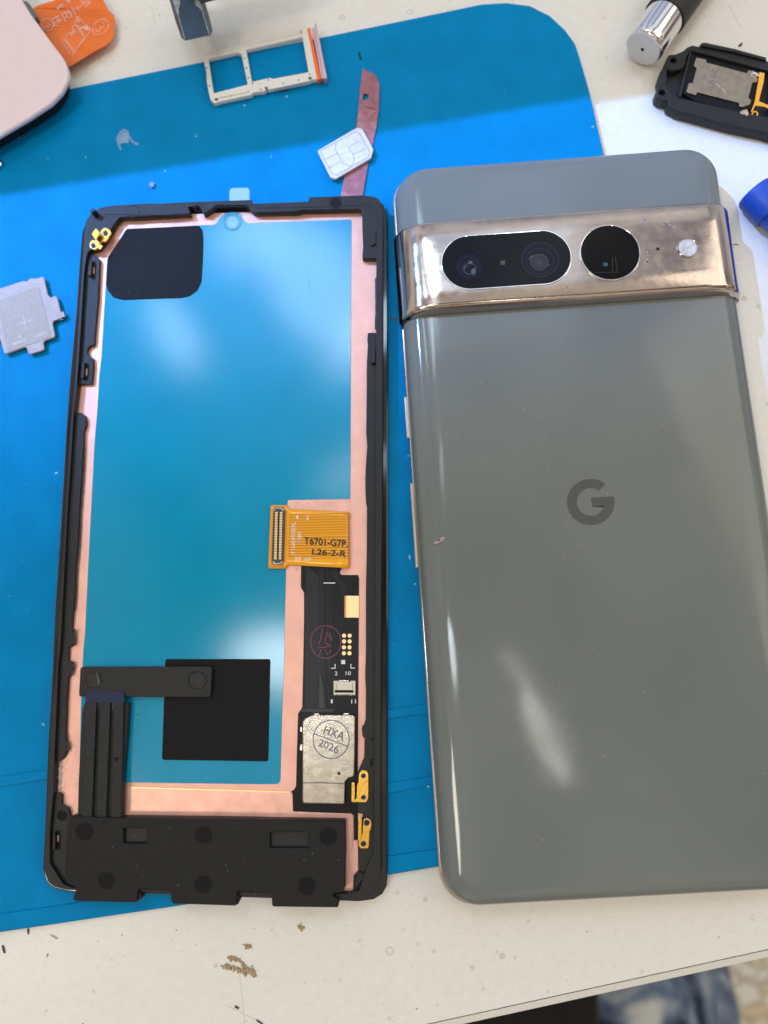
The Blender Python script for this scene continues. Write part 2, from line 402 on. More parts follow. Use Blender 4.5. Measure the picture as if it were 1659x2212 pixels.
M_FLOOR = mat('pebble_floor', (.5, .45, .36), .7)
def floor_nodes():
    t = M_FLOOR.node_tree; bs = principled(M_FLOOR)
    co = t.nodes.new('ShaderNodeTexCoord').outputs['Object']
    nz_ = t.nodes.new('ShaderNodeTexNoise'); nz_.inputs['Scale'].default_value = .35; t.links.new(co, nz_.inputs[0])
    ad = t.nodes.new('ShaderNodeVectorMath'); ad.operation = 'MULTIPLY_ADD'; t.links.new(nz_.outputs['Color'], ad.inputs[0]); ad.inputs[1].default_value = (3.5, 3.5, 0); t.links.new(co, ad.inputs[2]); wco = ad.outputs[0]
    v = t.nodes.new('ShaderNodeTexVoronoi'); v.inputs['Scale'].default_value = .42; t.links.new(wco, v.inputs[0])
    v2 = t.nodes.new('ShaderNodeTexVoronoi'); v2.inputs['Scale'].default_value = .42; v2.feature = 'DISTANCE_TO_EDGE'; t.links.new(wco, v2.inputs[0])
    s = t.nodes.new('ShaderNodeSeparateXYZ'); t.links.new(v.outputs['Color'], s.inputs[0])
    r = t.nodes.new('ShaderNodeValToRGB'); t.links.new(s.outputs[0], r.inputs[0])
    r.color_ramp.elements[0].color = (.95, .88, .72, 1); r.color_ramp.elements[1].color = (.80, .66, .42, 1)
    q = r.color_ramp.elements.new(.45); q.color = (.95, .93, .85, 1)
    m = t.nodes.new('ShaderNodeMapRange'); t.links.new(v2.outputs['Distance'], m.inputs[0]); m.inputs[2].default_value = .12
    mx = t.nodes.new('ShaderNodeMixRGB'); mx.inputs[1].default_value = (.55, .48, .36, 1); t.links.new(m.outputs[0], mx.inputs[0]); t.links.new(r.outputs[0], mx.inputs[2])
    t.links.new(mx.outputs[0], bs.inputs['Base Color'])
floor_nodes()
structure(link('floor', slab([(-300, -300), (300, -300), (300, 300), (-300, 300)], -74, -72), M_FLOOR))

# ------------------------------------------------------------------ blue silicone mat
ZM = .17
mat_o = thing('silicone_mat', pt('S', 900, 1800, 0), 'blue silicone repair mat with one rounded corner under both phones', 'mat')
out_ = S([(-500, 520), (259, 358), (809, 247), (1700, 63), (1925, 16), (2025, 10), (2120, 22), (2200, 62), (2262, 120), (2301, 174), (2320, 231), (2359, 366), (2419, 627),
          (2620, 1500), (2850, 2500), (3015, 3230), (3000, 3290), (2900, 3310), (1740, 3470), (1552, 3501), (0, 3730), (-500, 3805)], ZM)
link('sheet', slab(out_, .0, ZM, .03, .05), M_MAT, mat_o)
ridges = [
    S([(-500, 3182), (0, 3106), (185, 3078), (1552, 2840), (1699, 2816), (2600, 2680), (2600, 2722), (1720, 2860), (1699, 2862), (1680, 2858), (1660, 2860), (1552, 2878), (183, 3118), (0, 3149), (-500, 3226)], ZM + .035),
    S([(1300, 3172), (1552, 3133), (1717, 3106), (2600, 2960), (2600, 3000), (1721, 3142), (1552, 3174), (1300, 3214)], ZM + .035),
    S([(-500, 3735), (0, 3656), (300, 3612), (1552, 3425), (1740, 3398), (2900, 3240), (2880, 3300), (1740, 3466), (1552, 3497), (0, 3726), (-500, 3801)], ZM + .035)]
links('raised_ridge', [slab(r, ZM - .03, ZM + .035, .018, .04) for r in ridges], M_MAT, mat_o)

# ------------------------------------------------------------------ LEFT: opened display assembly
Z0 = .205
mod = thing('phone_display_assembly', pt('S', 880, 2200, Z0), 'opened phone display in a black frame with copper back and blue film', 'phone display')
ZG, ZC, ZF, ZL = Z0 + .10, Z0 + .22, Z0 + .42, Z0 + .32     # glass top, copper, frame rail top, ledge top
glass = S([(345, 880), (372, 860), (1470, 800), (1515, 803), (1535, 818), (1546, 845), (1551, 880), (1552, 1174), (1552, 2000), (1552, 2600), (1551, 3000), (1551, 3500), (1547, 3545), (1530, 3577),
           (1495, 3599), (1433, 3607), (1361, 3604), (1090, 3595), (947, 3590), (683, 3580), (300, 3570), (266, 3566), (214, 3554), (190, 3535), (177, 3507), (171, 3465), (183, 3222), (190, 3008),
           (208, 2694), (220, 2422), (237, 2178), (250, 1961), (264, 1717), (280, 1500), (304, 1250), (320, 1020), (328, 930)], ZG)
link('glass_panel', slab(glass, Z0, ZG, .03, .02), M_GLS, mod)
link('inner_backing', slab(S([(360, 900), (1500, 850), (1515, 3560), (210, 3540), (290, 1900)], ZC - .02), ZG, ZC - .02), M_PAD, mod)
# copper sheet
cop = S([(352, 905), (420, 868), (1510, 830), (1515, 2200), (1512, 3200), (1470, 3585), (400, 3565), (216, 3500), (235, 3000), (262, 2500), (300, 1800), (330, 1300)], ZC)
link('copper_sheet', slab(cop, ZC - .02, ZC, .0), M_COP, mod)
# frame outline (outer) and interior opening
fo = P('A4', [(1659, 108), (1100, 128), (830, 143), (780, 140), (600, 150), (450, 158), (375, 168), (320, 185), (262, 222), (222, 268), (200, 320), (190, 400), (183, 520), (172, 720), (152, 1000), (128, 1380), (108, 1700)], ZF)
fo += P('B5', [(240, 400), (213, 850), (190, 1250), (160, 1700), (135, 2200)], ZF)
fo += S([(206, 2835), (195, 3041), (187, 3217), (178, 3365), (175, 3465), (182, 3502), (194, 3530), (216, 3548), (266, 3560), (300, 3562), (700, 3573), (1100, 3588), (1361, 3597), (1433, 3598), (1480, 3588), (1507, 3566), (1519, 3538), (1523, 3500),
         (1523, 3271), (1523, 2900), (1524, 2600), (1527, 2200), (1530, 1750)], ZF)
fo += P('A5', [(1453, 1100), (1455, 400), (1452, 230), (1440, 165), (1412, 125), (1370, 105), (1270, 93), (775, 112), (768, 150), (735, 153), (262, 171), (247, 136)], ZF)
fi = P('A4', [(1659, 192), (1600, 188), (1370, 192), (1330, 225), (1290, 252), (1262, 262), (1222, 190), (1128, 205), (1150, 262), (900, 277), (730, 287), (530, 294), (492, 335), (400, 492), (345, 560),
               (255, 590), (238, 640), (217, 800), (190, 1250), (170, 1560), (152, 1800)], ZC + .04)
fi += P('B5', [(290, 290), (272, 600), (245, 1000), (215, 1600), (195, 1990)], ZC + .04)
fi += S([(247, 2659), (240, 2835), (233, 2997), (228, 3158), (220, 3246), (214, 3317), (214, 3445), (266, 3526), (300, 3540), (1400, 3565), (1440, 3550), (1460, 3480), (1496, 3400),
         (1498, 3100), (1500, 2600), (1504, 2000), (1505, 1500)], ZC + .04)
fi += P('A5', [(1395, 1100), (1397, 703), (1275, 700), (1268, 690), (1275, 600), (1270, 460), (1265, 272), (1240, 254), (880, 262), (720, 264), (680, 277), (500, 282), (320, 286), (270, 282), (240, 250), (205, 226), (130, 222)], ZC + .04)
# the ring is closed by cutting outer and inner outlines at the top middle
frame_rail = slab(fo, ZG - .01, ZF, .012, 0, holes=[fi])
# ledges (lower shelf along left and right)
ll = P('A4', [(238, 640), (255, 600), (290, 605), (340, 650), (335, 780), (325, 1000), (305, 1200), (290, 1400), (262, 1410), (236, 1430), (228, 1455), (236, 1482), (255, 1500), (280, 1520), (283, 1600), (270, 1745), (165, 1750), (150, 1750), (168, 1560), (188, 1250), (215, 800)], ZC + .03)
ll2 = S([(312, 1653), (329, 1654), (345, 1665), (351, 1687), (348, 1709), (340, 1728), (339, 1787), (331, 1918), (324, 2015), (317, 2167), (308, 2260), (305, 2368), (297, 2449), (292, 2520), (303, 2550), (302, 2570), (294, 2585),
         (280, 2590), (278, 2640), (284, 2644), (296, 2655), (297, 2672), (289, 2697), (278, 2711), (272, 2806), (268, 2923), (271, 2964), (275, 2996), (265, 3023), (250, 3041), (236, 3046), (226, 3047), (238, 2835), (245, 2659), (254, 2580), (265, 2368), (281, 2043), (296, 1825), (305, 1657)], ZC + .03)
ll3 = S([(229, 3170), (240, 3168), (252, 3176), (252, 3214), (262, 3222), (277, 3229), (283, 3246), (286, 3270), (300, 3300), (300, 3530), (266, 3530), (212, 3447), (212, 3317), (219, 3246)], ZC + .03)
rl = P('A5', [(1395, 1372), (1318, 1372), (1312, 1440), (1318, 1480), (1308, 1640), (1310, 1751)], ZC + .03) + P('B6', [(215, 500), (217, 600), (215, 800), (212, 980), (220, 1080), (210, 1220), (205, 1340), (210, 1500), (218, 1530), (216, 1900)], ZC + .03)
rl += S([(1464, 2366), (1464, 2600), (1461, 2703), (1464, 2752), (1463, 2875), (1454, 2905), (1452, 2930), (1459, 2951), (1457, 3024), (1451, 3044), (1438, 3070), (1431, 3090), (1431, 3250), (1451, 3253), (1448, 3275), (1431, 3290), (1433, 3479), (1415, 3502), (1413, 3560),
         (1440, 3552), (1462, 3480), (1498, 3400), (1500, 3100), (1502, 2600), (1506, 2000), (1507, 1500)], ZC + .03)
ledges = [slab(x, ZC - .005, ZL, .012) for x in (ll, ll2, ll3, rl)]
link('mid_frame', merge(frame_rail, *ledges), M_BLK, mod)
# raised clips and lips along the ledges
def clip(c, pts, z1, name='clip', m=M_BLK):
    return link(name, slab(P(c, pts, z1), ZC, z1, .01, .01), m, mod)
clip('A4', [(240, 650), (262, 645), (250, 790), (220, 770)], ZF + .01)
clip('A4', [(175, 1545), (195, 1545), (185, 1690), (158, 1680)], ZF + .01)
clip('A5', [(1372, 405), (1392, 410), (1390, 540), (1345, 560), (1345, 480)], ZF + .05)
clip('A5', [(1355, 1500), (1385, 1500), (1385, 1635), (1350, 1640)], ZF + .02)
clip('E8', [(448, 1330), (465, 1330), (465, 1470), (440, 1470)], ZF + .01)
# dark slots with a glimpse of copper
for c, pl in (('A4', [(262, 650), (295, 655), (290, 770), (255, 800), (230, 795)]), ('A4', [(197, 1550), (232, 1560), (228, 1690), (190, 1705), (160, 1700)]), ('A5', [(1388, 1518), (1412, 1520), (1412, 1640), (1375, 1650)]),
              ('E8', [(470, 1310), (512, 1310), (510, 1475), (468, 1475)]), ('C8', [(262, 780), (308, 780), (308, 800), (262, 800)]), ('C8', [(262, 965), (295, 965), (290, 1030), (262, 1030)])):
    s_ = link('slot', slab(P(c, pl, ZL + .004), ZL - .02, ZL + .004), M_DARK, mod)
for c, pl in (('A4', [(268, 700), (285, 705), (282, 765), (268, 760)]), ('A4', [(205, 1600), (222, 1605), (218, 1665), (206, 1660)]), ('A5', [(1392, 1530), (1410, 1532), (1408, 1600), (1392, 1602)]), ('E8', [(482, 1350), (496, 1350), (496, 1405), (482, 1405)])):
    link('slot_glint', slab(P(c, pl, ZL + .008), ZL, ZL + .008), M_COP2, mod)
# round ejector marks
def disc(name, c, x, y, r, z0, z1, m, par, bevel=.004, ry=None, n_=36):
    return link(name, slab(P(c, arc(x, y, r, ry, n_), z1), z0, z1, bevel), m, par)
def ringm(c, x, y, r, wd, z, th=.004, ry=None):
    return strip([P(c, arc(x, y, r, ry, 40), z)], wd, z, th, closed=True)
marks = [ringm('A4', 622, 210, 53, .018, ZF), ringm('A4', 1205, 175, 36, .014, ZF), ringm('A5', 1018, 165, 57, .018, ZF)]
links('ejector_ring', marks, M_BLK2, mod)
disc('ejector_mark', 'A5', 1018, 165, 50, ZF - .01, ZF + .003, M_PAD, mod)
disc('ejector_mark', 'E8', 522, 1185, 44, ZL - .01, ZL + .004, M_PAD, mod)
# step lines of the top frame
link('frame_lips', merge(strip([P('A4', [(330, 235), (420, 292), (495, 332)], ZF), P('A5', [(1270, 170), (1340, 190), (1395, 250), (1420, 370)], ZF), P('A5', [(270, 190), (300, 215), (700, 205), (1250, 190)], ZF),
                                P('A4', [(380, 238), (780, 245), (1120, 240)], ZF), P('A4', [(1270, 245), (1350, 175), (1659, 165)], ZF)], .012, ZF, .006)), M_BLK2, mod)
# corner peg
pg0 = pt('E6', 455, 700, ZF); pg1 = Vector((pg0.x - .02, pg0.y + .0, ZF + .42))
link('corner_peg', lathe([(0, .070), (.15, .062), (.20, .058), (.215, .045)], pg0 - Vector((0, 0, .01)), pg1 - pg0, 24), M_BLK, mod)
# glue remains along the copper edge
M_GLUE = mat('dried_glue', (.55, .47, .38), .15, metal=.0, bump=2.5, bscale=10, spec=.8, var=.3, vscale=12)
def blob_strip(c, pts, rad, name, m, zz):
    bm = bmesh.new(); w3 = P(c, pts, zz)
    for i in range(len(w3) - 1):
        L_ = (w3[i + 1] - w3[i]).length; k = max(2, int(L_ / (rad * .55)))
        for j in range(k):
            p = w3[i].lerp(w3[i + 1], j / k) + Vector((random.uniform(-.4, .4) * rad, random.uniform(-.4, .4) * rad, 0))
            r = rad * random.uniform(.55, 1.1)
            bmesh.ops.create_icosphere(bm, subdivisions=2, radius=r, matrix=Matrix.Translation(p) @ Matrix.Diagonal((1, random.uniform(.8, 1.5), .45, 1)))
    me = bpy.data.meshes.new('b'); bm.to_mesh(me); bm.free()
    return link(name, me, m, mod, 180)
blob_strip('C7', [(205, 1500), (205, 1700), (200, 1900)], .045, 'glue_residue', M_GLUE, ZC)
M_GLUEB = mat('black_glue', (.02, .018, .016), .12, bump=1.5, bscale=10, spec=.7)
blob_strip('C7', [(385, 180), (385, 250), (355, 340)], .028, 'glue_bead', M_GLUEB, ZL - .02)
blob_strip('C7', [(305, 1260), (312, 1380)], .026, 'glue_bead', M_GLUEB, ZL - .02)
blob_strip('A8', [(1222, 930), (1215, 1010), (1228, 1050)], .03, 'glue_bead', M_GLUEB, ZL - .02)
blob_strip('A8', [(1218, 1340), (1205, 1400)], .028, 'glue_bead', M_GLUEB, ZL - .02)
blob_strip('B5', [(272, 1880), (276, 1990)], .028, 'glue_bead', M_GLUEB, ZL - .02)
blob_strip('A5', [(1390, 860), (1390, 960), (1392, 1060), (1392, 1180), (1386, 1330)], .018, 'glue_bead', M_GLUEB, ZL - .04)
blob_strip('B5', [(345, 540), (335, 760), (318, 1000), (308, 1240), (290, 1420), (283, 1600), (272, 1740)], .02, 'glue_bead', M_GLUEB, ZL - .045)
# blue protective film
film = P('A4', [(385, 830), (395, 640), (560, 372), (1215, 334), (1345, 328), (1368, 305), (1392, 262), (1440, 228), (1510, 217), (1570, 230), (1605, 262)], ZC + .012)
film += P('A5', [(110, 262), (160, 300), (185, 335), (215, 350), (1155, 318), (1167, 332), (1162, 1000)], ZC + .012)
film += S([(1402, 1997), (1155, 2000), (1150, 2006), (1145, 2250), (1141, 2400), (1139, 2500), (1137, 2600), (1133, 2732), (1129, 2832), (1123, 3064), (1122, 3122), (1112, 3136), (1050, 3137), (527, 3130), (316, 3129),
           (325, 2791), (333, 2600), (340, 2531), (353, 2260), (367, 1988), (378, 1771), (390, 1630), (397, 1500), (406, 1428), (419, 1202)], ZC + .012)
fl = link('protective_film', slab(film, ZC + .002, ZC + .012, 0, .03), M_FILM, mod)
link('camera_hole_ring', merge(ringm('A4', 1502, 300, 78, .025, ZC + .013, .008), ringm('A4', 1502, 305, 58, .012, ZC + .013, .006)), mat('film_ring', (.02, .30, .38), .25), fl)
disc('camera_hole_window', 'A4', 1502, 308, 52, ZC, ZC + .016, mat('hole_glass', (.05, .30, .52), .12, coat=.4), fl, 0)
link('film_scratch', strip([P('A5', [(752, 785), (765, 860), (782, 930)], ZC + .0125), P('A5', [(788, 940), (800, 1015)], ZC + .0125), P('A5', [(870, 890), (885, 960)], ZC + .0125), P('A5', [(715, 340), (712, 362)], ZC + .0125)], .006, ZC + .0125, .0008), mat('film_scratch', (.01, .16, .30), .4), fl)['kind'] = 'stuff'
# copper tab above the flex
link('copper_tab', slab(S([(1150, 2008), (1155, 2000), (1404, 1997), (1404, 2060), (1160, 2050)], ZC + .014), ZC - .01, ZC + .014, 0, .02), M_COP2, mod)
link('tab_scratches', strip([P('E7', [(x, y), (x + random.uniform(-10, 12), y + random.uniform(4, 14))], ZC + .0145) for x, y in [(random.uniform(610, 890), random.uniform(110, 195)) for _ in range(46)] + [(1150, 140), (1175, 135), (1165, 160)]], .006, ZC + .0145, .001),
     mat('scratch_brown', (.35, .2, .14), .6), mod)['kind'] = 'stuff'
# lower copper foil overlap
link('lower_copper_foil', slab(S([(480, 3150), (512, 3153), (1162, 3171), (1170, 3181), (1172, 3246), (1404, 3255), (1414, 3267), (1410, 3390), (1388, 3402), (1384, 3560), (480, 3560)], ZC + .03), ZC, ZC + .03, .006, .02), M_COP2, mod)
link('foil_gold_edge', slab(S([(500, 3147), (1164, 3166), (1160, 3171), (500, 3152)], ZC + .032), ZC, ZC + .032), M_GOLD2, mod)
# pads
link('black_pad', slab(P('A4', [(570, 365), (1205, 335), (1235, 370), (1245, 440), (1240, 640), (1228, 830), (1190, 910), (1120, 960), (1050, 975), (530, 993), (450, 970), (400, 910), (383, 850), (390, 740), (398, 620)], ZC + .03), ZC, ZC + .03, .008, .015), M_PAD, mod)
link('black_pad', slab(P('B1', [(848, 143), (1545, 143), (1531, 822), (825, 812)], ZC + .03), ZC, ZC + .03, .008, .05), M_PAD, mod)
# antenna bracket bar
ZB = ZC + .17
br = link('bracket_bar', slab(P('B1', [(283, 195), (1158, 192), (1148, 397), (273, 392)], ZB), ZC + .01, ZB, .018, .06), M_CHAR, mod)
disc('ejector_mark', 'B1', 375, 283, 50, ZB - .01, ZB + .004, M_BLK, br, .002); disc('ejector_mark', 'B1', 1062, 285, 56, ZB - .01, ZB + .004, M_BLK, br, .002)
links('bracket_rim', [ringm('B1', 375, 283, 53, .012, ZB), ringm('B1', 1062, 285, 59, .012, ZB)], M_PAD, br)
link('bracket_scratch', strip([P('B1', [(392, 228), (410, 318)], ZB + .004)], .006, ZB + .004, .002), M_SCUFF, br)
# speaker cover with ribbed arm
ZA, ZR, ZS = ZC + .20, ZC + .29, ZC + .34
cov = link('speaker_cover', slab(P('B2', [(275, 590), (345, 592), (750, 602), (1659, 612)], ZS) + P('B3', [(600, 622), (1172, 630), (1174, 900), (1168, 1235), (1145, 1258), (1065, 1272), (1070, 1300), (1113, 1320), (1110, 1395), (540, 1388), (525, 1375), (522, 1260), (215, 1252), (207, 1380)], ZS)
          + P('B2', [(1200, 1362), (1182, 1345), (1174, 1240), (890, 1232), (870, 1352), (330, 1337), (312, 1318), (345, 1215), (270, 1190), (245, 1140), (240, 1090), (262, 700)], ZS), ZC + .02, ZS, .02, .03,
          holes=[P('B2', [(760, 693), (965, 693), (968, 828), (762, 825)], ZS), P('B3', [(510, 728), (848, 728), (848, 868), (510, 864)], ZS)], hr=.01), M_BLK2, mod)
links('pocket_floor', (slab(P('B2', [(745, 680), (985, 680), (985, 845), (745, 840)], ZS - .10), ZS - .13, ZS - .10), slab(P('B3', [(495, 715), (865, 715), (865, 880), (495, 880)], ZS - .10), ZS - .13, ZS - .10)), M_BLK, cov)
for c, x, y, r in (('B2', 415, 722, 78), ('B2', 1470, 750, 78), ('B2', 610, 1155, 76), ('B2', 1465, 1190, 78), ('B3', 1025, 765, 80), ('B3', 835, 1205, 80)):
    k = disc('ejector_mark', c, x, y, r, ZS - .01, ZS + .003, M_PAD, cov, .001)
links('hinge_tip', ([slab(P(c, q, ZS - .1), ZC, ZS - .1, .02, .03) for c, q in (('B2', [(865, 1240), (905, 1262), (925, 1295), (915, 1325), (865, 1352)]), ('B3', [(195, 1262), (230, 1290), (240, 1330), (225, 1368), (190, 1378)]), ('B3', [(1060, 1290), (1105, 1310), (1122, 1350), (1112, 1390), (1065, 1385)]))]), M_BLK, cov)
link('arm_base', slab(P('C7', [(545, 712), (505, 820), (455, 1800), (445, 2260)], ZA) + P('B2', [(745, 600), (750, 330)], ZA) + P('B1', [(592, 640), (604, 432)], ZA), ZC + .01, ZA, .012), M_CHAR, cov)
ribs = []
for tl, tr, br_, bl in (((557, 715), (700, 715), (640, 2212), (500, 2212)), ((748, 715), (888, 715), (835, 2212), (700, 2212)), ((940, 715), (1070, 715), (1035, 2212), (900, 2212))):
    a_ = [tl, tr, (tr[0] * .5 + br_[0] * .5, 1463), br_, (br_[0] - 8, 2440), (bl[0] - 8, 2440), bl, (tl[0] * .5 + bl[0] * .5, 1463)]
    ribs.append(slab(P('C7', a_, ZR), ZC + .05, ZR, .018))
links('arm_rib', ribs, M_CHAR, cov)
disc('ejector_mark', 'C7', 600, 1495, 34, ZR - .01, ZR + .003, M_PLATE2 if False else M_FPC, cov, .001); disc('ejector_mark', 'C7', 975, 1480, 30, ZR - .01, ZR + .003, M_PAD, cov, .001)
q0 = P('C7', [(560, 560), (1075, 560)], ZB + .02); q1 = P('C7', [(550, 716), (1080, 716)], ZR - .005)
wedge = grid_mesh([[q0[0] - Vector((0, 0, .12)), q0[1] - Vector((0, 0, .12))], q0, q1, [q1[0] - Vector((0, 0, .2)), q1[1] - Vector((0, 0, .2))]])
link('arm_ramp', merge(wedge, slab(P('C7', [(695, 700), (750, 700), (735, 820), (690, 830)], ZA + .02), ZA - .01, ZA + .02), slab(P('C7', [(880, 700), (945, 700), (935, 820), (878, 830)], ZA + .02), ZA - .01, ZA + .02)), M_BLUESHEEN, cov)

# driver board strip
ZK = ZC + .03
bd = link('driver_board', slab(S([(1204, 2200), (1204, 2265), (1203, 2344), (1206, 2355), (1216, 2370), (1216, 2475), (1213, 2637), (1209, 2829), (1192, 2855), (1187, 3021), (1184, 3144), (1177, 3157), (1164, 3167), (1171, 3174), (1172, 3243), (1181, 3247), (1404, 3253), (1415, 3262), (1415, 3361),
          (1431, 3361), (1431, 3226), (1431, 3064), (1434, 2600), (1436, 2312), (1432, 2300), (1365, 2299), (1358, 2290), (1365, 2275), (1365, 2200)], ZK), ZC, ZK, .004, .01), M_FPC, mod)
# copper traces in relief: diagonal hatching and bus lines
tr = []
for i in range(95):
    y = 880 + i * 22
    x0, x1 = (615, 765)
    sh = 0 if y < 2100 else 0
    tr.append(P('A7', [(x0 - 5 if y > 1170 else x0 + 5, y), (x1, y + 110)], ZK))
    if y > 2600: break
link('trace_hatching', strip([t_ for t_ in tr if t_[1].y > pt('A7', 0, 2520, 0).y], .012, ZK, .003), mat('trace', (.035, .034, .032), .35, spec=.4), bd)
bus = [P('A7', [(x, 880), (x + 5, 1500), (x - 5, 2074)], ZK) for x in (775, 790, 805, 850, 882)]
bus += [P('A7', [(915 + 14 * k, 890), (918 + 14 * k, 985), (1010 + 14 * k, 1080), (1012 + 14 * k, 1190)], ZK) for k in range(4)]
bus += [P('A8', [(680, 0), (678, 460), (740, 520), (745, 640), (770, 720)], ZK), P('A8', [(800, 100), (800, 240), (860, 310), (855, 700)], ZK), P('A8', [(740, 60), (742, 420), (805, 480), (800, 660)], ZK)]
link('bus_traces', strip(bus, .008, ZK, .003), mat('trace_b', (.002, .002, .002), .3), bd)
links('board_step', (slab(P('A8', [(480, 715), (850, 715), (850, 745), (470, 745)], ZK + .004), ZK - .01, ZK + .004), slab(P('A8', [(665, 300), (700, 300), (745, 500), (760, 700), (665, 700)], ZK + .003), ZK - .01, ZK + .003)), mat('board_step', (.02, .02, .02), .35), bd)
pr = [slab(P('A7', [(813, 1050), (942, 1050), (942, 1062), (813, 1062)], ZK + .003), ZK, ZK + .003), slab(P('A7', [(1008, 1908), (1052, 1908), (1052, 1953), (1008, 1953)], ZK + .003), ZK, ZK + .003),
      strip([P('A8', [(826, 220), (876, 220), (876, 168)], ZK)], .021, ZK, .003), strip([P('A8', [(1066, 168), (1066, 218), (1114, 218)], ZK)], .021, ZK, .003),
      text('2', 'A8', (872, 305), (905, 305), (872, 258), ZK, bold=.008), text('10', 'A8', (1004, 303), (1066, 303), (1004, 258), ZK, bold=.008),
      text('1', 'A8', (826, 642), (846, 642), (826, 595), ZK, bold=.008), text('11', 'A8', (1072, 645), (1126, 645), (1072, 595), ZK, bold=.008)]
links('white_marking', pr, M_WHT, bd, None)
for x, y in ((1040, 1638), (1102, 1638), (1040, 1702), (1102, 1702), (1038, 1768), (1100, 1768), (1038, 1833), (1100, 1833)):
    disc('test_point', 'A7', x, y, 23, ZK - .01, ZK + .008, M_GOLD2, bd, .003)
link('contact_pad', slab(P('A7', [(1064, 1198), (1205, 1198), (1205, 1438), (1062, 1438)], ZK + .008), ZK - .01, ZK + .008), M_GOLD2, bd)
link('contact_pad_edge', slab(P('A7', [(1045, 1198), (1064, 1198), (1062, 1438), (1043, 1438)], ZK + .006), ZK - .01, ZK + .006), mat('polyimide_dark', (.75, .26, .02), .3), bd)
link('purple_stamp', merge(ringm('A7', 838, 1708, 168, .02, ZK + .003, .001, 180), strip([P('A7', q, ZK + .003) for q in ([(800, 1560), (790, 1650), (760, 1740)], [(840, 1600), (870, 1650), (910, 1660)], [(840, 1640), (830, 1720), (890, 1740)],
                 [(750, 1760), (800, 1770), (900, 1750)], [(780, 1790), (770, 1860)], [(830, 1790), (850, 1850), (900, 1800)], [(880, 1600), (900, 1700)])], .022, ZK + .003, .001)), M_INKP, bd)
# white socket
cz = ZK + .09
sk = link('white_socket', slab(P('A8', [(858, 372), (915, 372), (915, 385), (1062, 385), (1062, 372), (1120, 372), (1118, 545), (1090, 545), (1090, 535), (885, 535), (885, 545), (858, 545)], cz), ZK, cz, .008), mat('socket_ivory', (.72, .68, .56), .4), mod)
link('socket_latch', slab(P('A8', [(872, 484), (1098, 484), (1098, 514), (872, 514)], cz + .012), cz - .02, cz + .012, .006), M_DARK, sk)
links('socket_pin', ([slab(P('A8', [(x, 518), (x + 8, 518), (x + 8, 545), (x, 545)], cz - .02), ZK, cz - .02) for x in range(905, 1085, 24)] + [slab(P('A8', [(x, 362), (x + 8, 362), (x + 8, 385), (x, 385)], cz - .02), ZK, cz - .02) for x in range(930, 1050, 24)]), M_SOLD, sk)
links('socket_slit', [strip([P('A8', [(x_, 400), (x_, 475)], cz)], .008, cz, .002) for x_ in (890, 1085)], M_DARK, sk)
# steel shield can
zs = ZK + .15
sh = link('shield_can', slab(P('A8', [(600, 783), (1090, 783), (1118, 812), (1110, 1510), (1085, 1535), (1030, 1550), (998, 1590), (992, 1850), (965, 1862), (498, 1852), (480, 1832), (480, 868), (510, 825)], zs), ZK, zs, .022, .025), M_STEEL, mod)
link('shield_fold', strip([P('A8', [(490, 1603), (700, 1600), (980, 1612)], zs)], .022, zs, .002), mat('fold_dark', (.14, .12, .10), .4, metal=.7), sh)
disc('vent_hole', 'A8', 920, 1490, 19, zs - .01, zs + .003, M_DARK, sh, 0)
link('stamp_marking', merge(ringm('A8', 828, 1078, 218, .022, zs, .0015, 232), strip([P('A8', [(618, 1008), (820, 1085), (1035, 1163)], zs)], .02, zs, .0015),
     text('HXA', 'A8', (728, 1003), (970, 1098), (764, 905), zs, .0015, .012), text('2026', 'A8', (668, 1158), (905, 1252), (694, 1068), zs, .0015, .012)), M_INK, sh, None)
links('solder_tab', ([slab(P('A8', q, ZK + .04), ZK, ZK + .04, .01) for q in ([(455, 925), (478, 925), (478, 990), (455, 990)], [(452, 1135), (478, 1135), (478, 1215), (452, 1215)], [(622, 765), (685, 765), (685, 782), (622, 782)], [(975, 762), (1045, 762), (1045, 780), (975, 780)])]), M_SOLD, bd)

# ---- orange flex cable with connector
FX = []
def flexz(x):
    if x <= 700: return ZC + .075
    if x <= 1385:
        q = (x - 700) / 685; return ZC + .075 + .115 * q * q * (3 - 2 * q)
    return None
def topy(x):
    return 160 if x < 515 else (160 + (x - 515) * 2.6 if x < 537 else 217 + (x - 537) / (1470 - 537) * 50)
def boty(x):
    return 1160 if x < 488 else (1160 - (x - 488) * 2.2 if x < 512 else 1105 + (x - 512) / (1400 - 512) * 45)
rows = []
xs_ = [212, 228, 300, 400, 487, 500, 513, 530, 560, 650, 750, 850, 950, 1050, 1150, 1250, 1330, 1385]
for x in xs_:
    zc = flexz(x); k0, k1 = topy(x), boty(x)
    x2 = x + (35 if x < 300 else 20 if x < 400 else 0)     # left end leans
    if x < 220: k0 += 15; k1 -= 15
    a_, b_ = pt('E7', x2, k0, zc), pt('E7', x if x >= 400 else x - 3, k1, zc)
    rows.append([a_.lerp(b_, j / 12) for j in range(13)])
ztop = flexz(1385); R_ = (ztop - (ZC + .01)) / 2
a0, b0_ = rows[-1][0], rows[-1][-1]
for k in range(1, 13):
    th_ = PI * k / 12 * .98
    rows.append([p + Vector((.03 * min(k, 3) / 3 + R_ * math.sin(th_) * 1.25, 0, -R_ * (1 - math.cos(th_)))) for p in rows[len(xs_) - 1]])
fm = grid_mesh(rows)
M_FLEX = mat('orange_flex', (.86, .34, .015), .3, spec=.3, coat=.8, coat_rough=.06)
